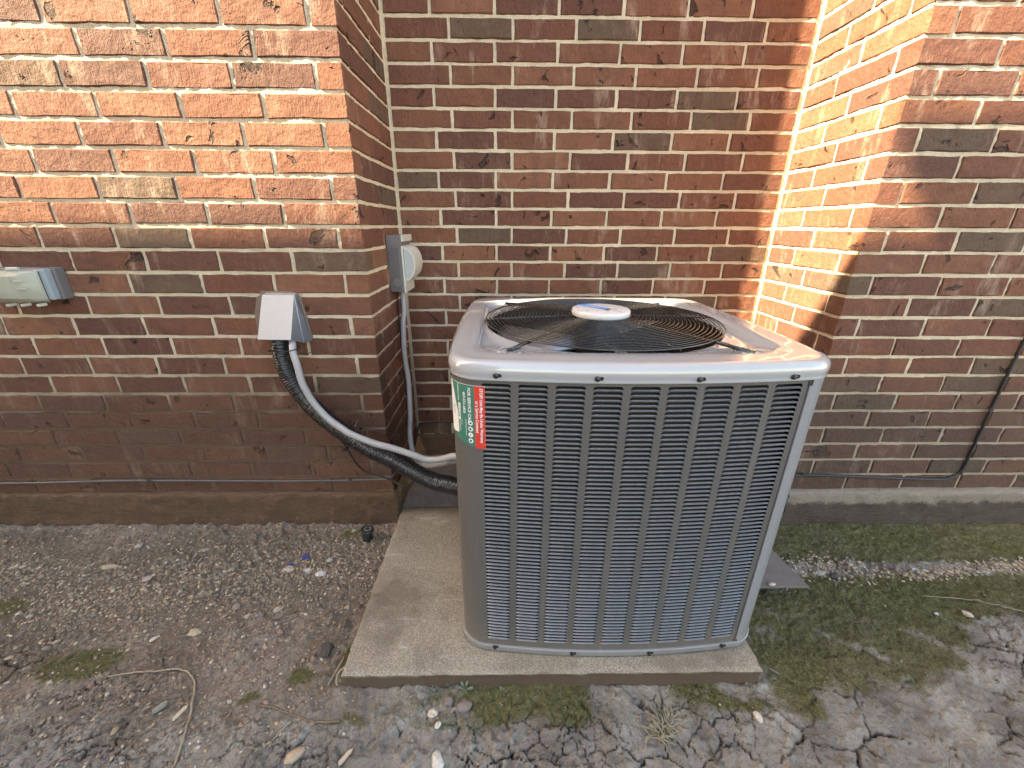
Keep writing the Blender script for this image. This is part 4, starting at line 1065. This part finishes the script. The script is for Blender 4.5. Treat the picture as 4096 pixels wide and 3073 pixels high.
mb.lathe([(.070, 0), (.070, .010), (.066, .022), (.052, .034), (.030, .041), (.010, .043)], 48, (dcx, cy_, cz_), axis='x', cap0=False)
for i, v in enumerate(mb.v): mb.v[i] = (v[0], cy_+(v[1]-cy_)*.95, cz_+(v[2]-cz_)*1.0)
dp(mb.build('round_cover', M['box_front'], smooth=True))
mb = MB(); mb.box(dcx+.002, dcx+.0052, by0-.0045, by0+.055, cz_-.055, cz_+.055)
mb = MB(); nseg = 20; vs_ = [(dcx+.001, by0+.006, cz_+.064)]
for i in range(nseg+1):
    a = math.pi/2-math.pi*i/nseg; vs_.append((dcx+.001+.041*math.cos(a), by0+.006+.002, cz_+.064*math.sin(a)))
mb.add(vs_, [tuple(range(len(vs_)))]); mb.add([(x, y+.02, z) for x, y, z in vs_], [])
k = len(vs_); mb.f += [(i, (i+1) % k, (i+1) % k+k, i+k) for i in range(k)]; mb.m += [0]*k
dp(mb.build('meter_face', M['dome']))
mb = MB(); pts_ = [(dcx+.001+.044*math.cos(a), by0+.0065, cz_+.068*math.sin(a)) for a in np.linspace(math.pi/2, -math.pi/2, 24)]
for (x0, y0, z0), (x1, y1, z1) in zip(pts_, pts_[1:]):
    s0 = .82; f = lambda x, z, s: (dcx+(x-dcx)*s, cz_+(z-cz_)*s)
    a_, b_ = f(x0, z0, .86), f(x1, z1, .86)
    mb.add([(x0, y0, z0), (x1, y1, z1), (b_[0], y1-.0005, b_[1]), (a_[0], y0-.0005, a_[1]), (x0, by1-.004, z0), (x1, by1-.004, z1)], [(0, 1, 2, 3), (0, 4, 5, 1)])
dp(mb.build('cover_rim', M['box_front'], auto=50))
mb = MB(); mb.tube([Vector(p) for p in ((-.474, 1.80, -.262), (-.478, 1.80, -.33), (-.480, 1.80, -.5), (-.480, 1.795, -.7), (-.479, 1.79, -.86), (-.478, 1.80, -1.0), (-.476, 1.84, -1.06))], .0032, 7)
tag(mb.build('ground_wire', M['cable'], smooth=True), 'thin black wire running down the return wall behind the hanging conduit', 'wire')
# low cable along the wall foot
def cable(pts, r, mat, label, clips=()):
    mb = MB(); mb.tube(resample(catmull(pts, 8), .012), r, 8); o = tag(mb.build('wall_cable', mat, smooth=True), label, 'cable')
    for x, y, z in clips:
        mb = MB(); mb.box(x-.006, x+.006, y-.004, y+.004, z-.0055, z+.0055); mb.lathe([(.0035, 0), (.003, -.004)], 8, (x, y-.004, z+.004), axis='y')
        c = mb.build('cable_clip', M['clip'], o)
    return o
yc = YF-.0065
cable([(-3.2, yc, -1.024), (-2.121, yc, -1.018), (-1.90, yc, -1.014), (-1.57, yc, -1.007), (-1.2, yc, -1.010), (-.9, yc, -1.012), (-.70, yc, -1.010), (-.566, yc-.001, -1.006), (-.515, yc-.002, -1.002), (-.489, 1.447, -.992), (-.474, 1.47, -.985), (-.474, 1.55, -.99)], .0044, M['cable_dusty'], 'dusty grey cable running low along the left brick wall', [(-1.50, yc-.003, -1.005), (-.66, yc-.003, -1.007)])
cable([(-.470, YB-.012, -1.01), (-.462, YB-.012, -.998), (-.40, YB-.008, -.995), (-.25, YB-.008, -.994), (.1, YB-.008, -1.0), (.6, YB-.008, -1.0), (1.15, YB-.008, -.995), (1.21, YB-.03, -.992), (1.222, 1.8, -.99), (1.222, 1.52, -.99), (1.228, 1.46, -.988)], .0042, M['cable'], 'black cable crossing the back wall behind the unit', [(-.455, YB-.012, -.998)])
cable([(-.468, 1.97, -1.0), (-.474, 1.92, -1.03), (-.474, 1.85, -1.062), (-.474, 1.72, -1.075), (-.474, 1.60, -1.03)], .0045, M['cable'], 'black cable slanting down the left return wall near its foot')
cable([(1.228, 1.452, -.988), (1.30, yc, -.992), (1.5, yc, -1.000), (1.7, yc, -1.010), (1.86, yc, -1.016), (1.915, yc, -1.012), (1.947, yc, -.995), (1.962, yc, -.965), (1.962, yc, -.85), (1.961, yc, -.684), (1.960, yc, -.55), (1.962, yc, -.401), (1.965, yc, -.2), (1.965, yc, .3), (1.965, yc, 1.2)], .0055, M['cable'], 'black cable along the foot of the right wall, turning up the bricks', [(1.272, yc-.003, -.985), (1.958, yc-.004, -.985), (1.957, yc-.004, -.684), (1.962, yc-.004, -.35)])

# ------------------------------------------------------------------ things on the ground
# sprinkler
sp = empty('sprinkler_head', (-.585, 1.352, -1.25)); tag(sp, 'black pop-up sprinkler head standing in the soil beside the pad corner', 'sprinkler')
tilt = Matrix.Translation((-.585, 1.352, -1.25)) @ Matrix.Rotation(.10, 4, 'Y')
def spp(o): o.parent = sp; o.matrix_local = Matrix.Rotation(.10, 4, 'Y') @ Matrix.Rotation(-.07, 4, 'X'); return o
mb = MB(); mb.lathe([(.0195, -.02), (.0195, .058), (.0215, .060)], 28, (0, 0, 0)); spp(mb.build('body', M['rubber'], auto=40))
mb = MB(); mb.lathe([(.024, .060), (.0265, .062), (.0265, .069), (.0245, .0715), (.0145, .0715), (.013, .0705), (.0125, .0705)], 32, (0, 0, 0)); spp(mb.build('cap', M['rubber'], auto=40))
mb = MB(); mb.lathe([(.0135, .0716), (.0135, .0727), (.0112, .0727), (.0112, .0716)], 32, (0, 0, 0)); spp(mb.build('ring', M['ring']))
mb = MB(); mb.lathe([(.0095, .0706), (.0095, .0738), (.007, .0744), (.002, .0744)], 20, (0, 0, 0)); spp(mb.build('nozzle', M['rubber'], auto=40))
# slab behind the unit
P4 = [(.60, 1.085), (1.082, 1.063), (1.066, 1.085), (.985, 1.40), (.60, 1.42)]
P4 = [(.80, 1.062), (1.077, 1.060), (1.066, 1.145), (1.052, 1.237), (1.02, 1.40), (.80, 1.42)]
mb = MB(); k = len(P4); zs = [(-1.188 if y < 1.3 else -1.184) for x, y in P4]
mb.add([(x, y, z) for (x, y), z in zip(P4, zs)]+[(x, y+.003, z-.012) for (x, y), z in zip(P4, zs)], [tuple(range(k)), tuple(range(2*k-1, k-1, -1))]+[(i, i+k, (i+1) % k+k, (i+1) % k) for i in range(k)])
o = bevel_obj(mb.build('roofing_slab', M['plate']), .002); tag(o, 'flat grey brown slab lying on the soil behind the right side of the unit', 'slab')
mb = MB(); mb.add([(v[0]*1.9, v[1]*.9, v[2]*.6) for v in ICO*.009], [tuple(f) for f in ICF]); o = mb.build('pebble', M['stone'], smooth=True); o.location = (.945, 1.068, -1.183)
ca = o.data.color_attributes.new('tint', 'FLOAT_COLOR', 'POINT'); ca.data.foreach_set('color', [.55, .47, .40, 1]*12); tag(o, 'small tan pebble lying on the front edge of the grey slab', 'stone')
# stems
def stem(pts, r0, r1, mat, name, label, cat, dz=.004, jit=.0012):
    P = resample(catmull([(x, y, gz(x, y)+dz+(p[2] if len(p) > 2 else 0)) for p in pts for x, y in [p[:2]]], 8), .006)
    n = len(P); P = [p+Vector((random.uniform(-jit, jit), random.uniform(-jit, jit), random.uniform(-jit, jit)*.5)) for p in P]
    z_ = [max(gz(p.x, p.y)+r0*.6, p.z) for p in P]; P = [Vector((p.x, p.y, z)) for p, z in zip(P, z_)]
    mb = MB(); mb.tube(P, [r0+(r1-r0)*i/(n-1) for i in range(n)], 7); return tag(mb.build(name, mat, smooth=True), label, cat)
stem([(-1.165, .806), (-1.10, .815), (-1.04, .818), (-.98, .822), (-.935, .812), (-.905, .79), (-.885, .765), (-.870, .735), (-.852, .705), (-.838, .67), (-.825, .64), (-.815, .60), (-.80, .55)], .0020, .0034, M['straw'], 'dry_vine', 'long pale dry vine bent at a right angle on the bare soil', 'vine', .006)
stem([(-.68, .722), (-.64, .715), (-.59, .700), (-.52, .683), (-.44, .680)], .0024, .0034, M['bark'], 'twig', 'thin brown twig lying on the soil left of the pad front', 'twig')
stem([(-.60, .620), (-.595, .650), (-.57, .682)], .0015, .0022, M['straw'], 'twig', 'short pale straw on the soil below the brown twig', 'twig')
stem([(-1.62, 1.16), (-1.45, 1.24), (-1.30, 1.30)], .002, .0028, M['bark'], 'twig', 'dark buried twig crossing the gravel far left', 'twig', -.001)
stem([(-.87, .93), (-.76, .985), (-.70, 1.03)], .0018, .0026, M['bark'], 'twig', 'dark twig lying across the middle of the gravel', 'twig', .001)
stem([(-.72, .93), (-.715, .98), (-.70, 1.01)], .0016, .002, M['bark'], 'twig', 'short upright looking twig near the middle of the gravel', 'twig', .002)
stem([(1.50, 1.06), (1.66, 1.04), (1.80, 1.00), (1.86, .97)], .0015, .002, M['straw'], 'twig', 'pale thread like root trailing over the moss at right', 'twig', .001)
mb = MB(); mb.tube(catmull([(-.468, .80, -1.195), (-.484, .79, -1.205), (-.487, .775, -1.222), (-.474, .762, -1.232), (-.452, .752, -1.232)], 6), [.0032]*25, 8); tag(mb.build('root', M['straw'], smooth=True), 'pale curled root end at the front left corner of the pad', 'root')
mb = MB(); mb.tube(catmull([(-.488, .845, -1.215), (-.503, .80, -1.226), (-.512, .775, -1.232)], 6), .0026, 7); tag(mb.build('root', M['straw'], smooth=True), 'short straight pale root beside the pad left edge', 'root')
# dry grass tuft
dg = MB()
for i in range(64):
    c0 = random.choice(((.415, .655), (.395, .640), (.445, .675), (.425, .665))); x, y = c0[0]+random.gauss(0, .012), c0[1]+random.gauss(0, .008)
    a = random.uniform(0, 6.28); L = random.uniform(.02, .055); k1 = random.uniform(-1, 1)
    pts_ = [Vector((x+math.cos(a+k1*t)*L*t, y+math.sin(a+k1*t)*L*t*.8, gz(x, y)+.002+.014*math.sin(t*2.6)*random.uniform(.6, 1))) for t in (0, .33, .66, 1)]
    dg.tube(pts_, [.0011, .0010, .0008, .0004], 4)
tag(dg.build('dry_grass_tuft', M['drygrass'], smooth=True), 'small tuft of dry straw coloured grass on cracked clay in front of the pad', 'grass tuft')
# seedlings
def seedling(x, y, s, label):
    r = empty('seedling', (x, y, gz(x, y))); tag(r, label, 'weed', 'seedlings along the pad front')
    for q in range(6):
        a = q*1.05+random.uniform(-.2, .2); mb = MB(); L = s*random.uniform(.8, 1.2); hh = random.uniform(.006, .014)
        ca_, sa_ = math.cos(a), math.sin(a); pr = lambda u, v, z: (ca_*u-sa_*v, sa_*u+ca_*v, z)
        prof3 = [(.2, .06), (.4, .10), (.62, .30), (.82, .34), (1., .16)]
        vs_ = [pr(L*u, -L*w*.55, .004+hh*u) for u, w in prof3]+[pr(L*u, L*w*.55, .004+hh*u) for u, w in prof3]+[pr(L*u, 0, .003+hh*u-.001) for u, w in prof3]
        mb.add(vs_, [(j, j+1, 10+j+1, 10+j) for j in range(4)]+[(10+j, 10+j+1, 5+j+1, 5+j) for j in range(4)])
        mb.build('leaf', M['leaf'], r, smooth=True)
seedling(-.118, .752, .021, 'grey green seedling with the largest leaves, second from the left'); seedling(-.205, .760, .014, 'smallest grey green seedling, leftmost along the pad front')
seedling(-.158, .765, .012, 'tiny seedling between the two at the left of the pad front'); seedling(-.010, .748, .010, 'tiny seedling right of the largest one at the pad front')
# notable stones
def stone(x, y, s, tint, label, asp=(1.3, .9, .6), rot=0., name='stone'):
    bm = bmesh.new(); bmesh.ops.create_icosphere(bm, subdivisions=2, radius=1); sd_ = random.random()*50
    for v in bm.verts:
        n_ = 1+.28*mn.noise(v.co*1.3+Vector((sd_, 0, 0)))+.12*mn.noise(v.co*3+Vector((0, sd_, 0))); v.co = Vector((v.co.x*asp[0], v.co.y*asp[1], v.co.z*asp[2]))*n_*s
    me = bpy.data.meshes.new(name); bm.to_mesh(me); bm.free(); ca = me.color_attributes.new('tint', 'FLOAT_COLOR', 'POINT'); ca.data.foreach_set('color', list(tint+(1,))*len(me.vertices))
    me.materials.append(M['stone']); o = link(bpy.data.objects.new(name, me)); o.location = (x, y, gz(x, y)+s*.25); o.rotation_euler = (random.uniform(-.2, .2), random.uniform(-.2, .2), rot); tag(o, label, 'stone', 'loose stones on the ground')
    return o
W = (.62, .58, .53); T = (.42, .33, .24); G = (.26, .22, .19); Pk = (.36, .27, .24)
for a in ((-.53, .610, .018, (.50, .36, .25), 'orange tan stone at the bottom left of the bare soil', (1.3, .8, .6), .8), (-.20, .700, .014, (.60, .52, .42), 'cream stone on the moss in front of the pad', (1, .9, .7), 0),
          (-.17, .590, .019, W, 'pitted white stone at the very bottom of the view', (.8, 1.4, .6), .3), (-.18, .668, .009, W, 'small white stone just below the cream one', (1, .8, .6), 1),
          (1.585, .985, .013, (.58, .48, .38), 'smooth cream pebble alone on the right hand moss', (1.2, .9, .6), 2.), (1.485, .990, .007, W, 'tiny white pebble left of the smooth cream one', (1.5, .8, .5), .2),
          (.68, .680, .011, (.55, .48, .42), 'pale stone near the pad front right corner', (.9, 1.4, .6), .3), (-1.33, 1.150, .015, Pk, 'pinkish stone in the middle of the left gravel', (1.2, .8, .6), .4),
          (-1.50, 1.320, .013, (.40, .35, .30), 'pale stone near the left wall footing', (1.2, .9, .6), 1.2), (-1.22, 1.30, .014, G, 'flat grey stone above the gravel band', (1.5, .8, .5), .2),
          (-1.52, 1.210, .016, T, 'long tan stone at the far left gravel', (1.9, .7, .5), .3), (-.83, 1.19, .017, (.44, .36, .28), 'broad tan stone right of the gravel middle', (1.3, .9, .5), .1),
          (-.69, 1.235, .012, (.34, .36, .36), 'round grey stone at the right end of the gravel', (1, 1, .7), 0), (-.76, 1.19, .014, (.60, .54, .52), 'chalky white stone beside the blue scrap', (1.3, .8, .6), .5),
          (-.70, 1.17, .017, (.58, .54, .52), 'crumbly white stone right of the chalky one', (1.2, .9, .4), .2), (-1.01, .945, .015, (.46, .36, .24), 'yellow tan stone below the gravel middle', (1.3, .9, .5), .2),
          (-.93, 1.03, .013, G, 'round grey pebble below the twig', (1, 1, .7), .2), (-.78, 1.02, .014, (.38, .31, .25), 'tan pebble near the pad side gravel', (1.2, .8, .6), .7),
          (-1.13, .93, .011, (.55, .50, .42), 'white chip left of the yellow tan stone', (1.4, .7, .5), .9), (-.56, .875, .024, (.055, .045, .04), 'dark lump of clay beside the pad left edge', (1, 1.1, .6), 0),
          (-.115, .715, .018, (.21, .165, .15), 'reddish clay clod cluster below the seedlings', (1.2, .8, .7), .4), (-.160, .728, .014, (.19, .15, .14), 'small clay clod touching the seedlings', (1, 1, .7), 0),
          (1.20, 1.165, .016, (.30, .27, .24), 'larger grey stone at the left end of the drip line gravel', (1.3, .9, .6), 0), (1.26, 1.155, .017, (.05, .045, .045), 'dark stone in the drip line gravel', (1.4, .8, .6), .1)):
    stone(a[0], a[1], a[2], a[3], a[4], a[5], a[6])
def chip(x, y, L, w, rot, mat, name, label, cat, th=.003):
    mb = MB(); vs_ = [(-L/2, -w*.3), (-L*.2, -w/2), (L*.3, -w*.45), (L/2, 0), (L*.25, w/2), (-L*.4, w*.4)]; k = 6; c, s = math.cos(rot), math.sin(rot); z = gz(x, y)+.004
    R = [(x+a*c-b*s, y+a*s+b*c) for a, b in vs_]
    mb.add([(p[0], p[1], z+th) for p in R]+[(p[0], p[1], z-.002) for p in R], [tuple(range(k)), tuple(range(2*k-1, k-1, -1))]+[(i, i+k, (i+1) % k+k, (i+1) % k) for i in range(k)])
    tag(mb.build(name, mat), label, cat)
chip(-.79, 1.248, .030, .010, .7, M['bluechip'], 'plastic_scrap', 'bright blue plastic scrap on the gravel', 'litter'); chip(-.835, 1.212, .018, .006, .6, M['bluechip'], 'plastic_scrap', 'smaller blue plastic sliver below the first on the gravel', 'litter')
chip(1.60, 1.178, .040, .018, -.3, M['glass_shard'], 'plastic_scrap', 'pale blue grey plastic scrap in the drip line gravel', 'litter')
wood = simple('wood_chip', (.44, .36, .27), .8, 0, .2, 60)
chip(-.885, .71, .042, .012, 1.2, wood, 'wood_chip', 'pale wood chip between the vine and the pad', 'wood chip', .005); chip(-.40, .605, .042, .010, .9, wood, 'wood_chip', 'pale wood chip at the bottom left of the pad front', 'wood chip', .005)
chip(-.945, .72, .036, .014, .9, simple('grey_chip', (.20, .19, .17), .8), 'wood_chip', 'weathered grey wood chip beside the vine', 'wood chip', .005)
chip(.80, .80, .030, .007, -.7, simple('leaf_litter', (.16, .13, .11), .8), 'dead_leaf', 'narrow dead leaf on the moss right of the pad corner', 'leaf', .001)
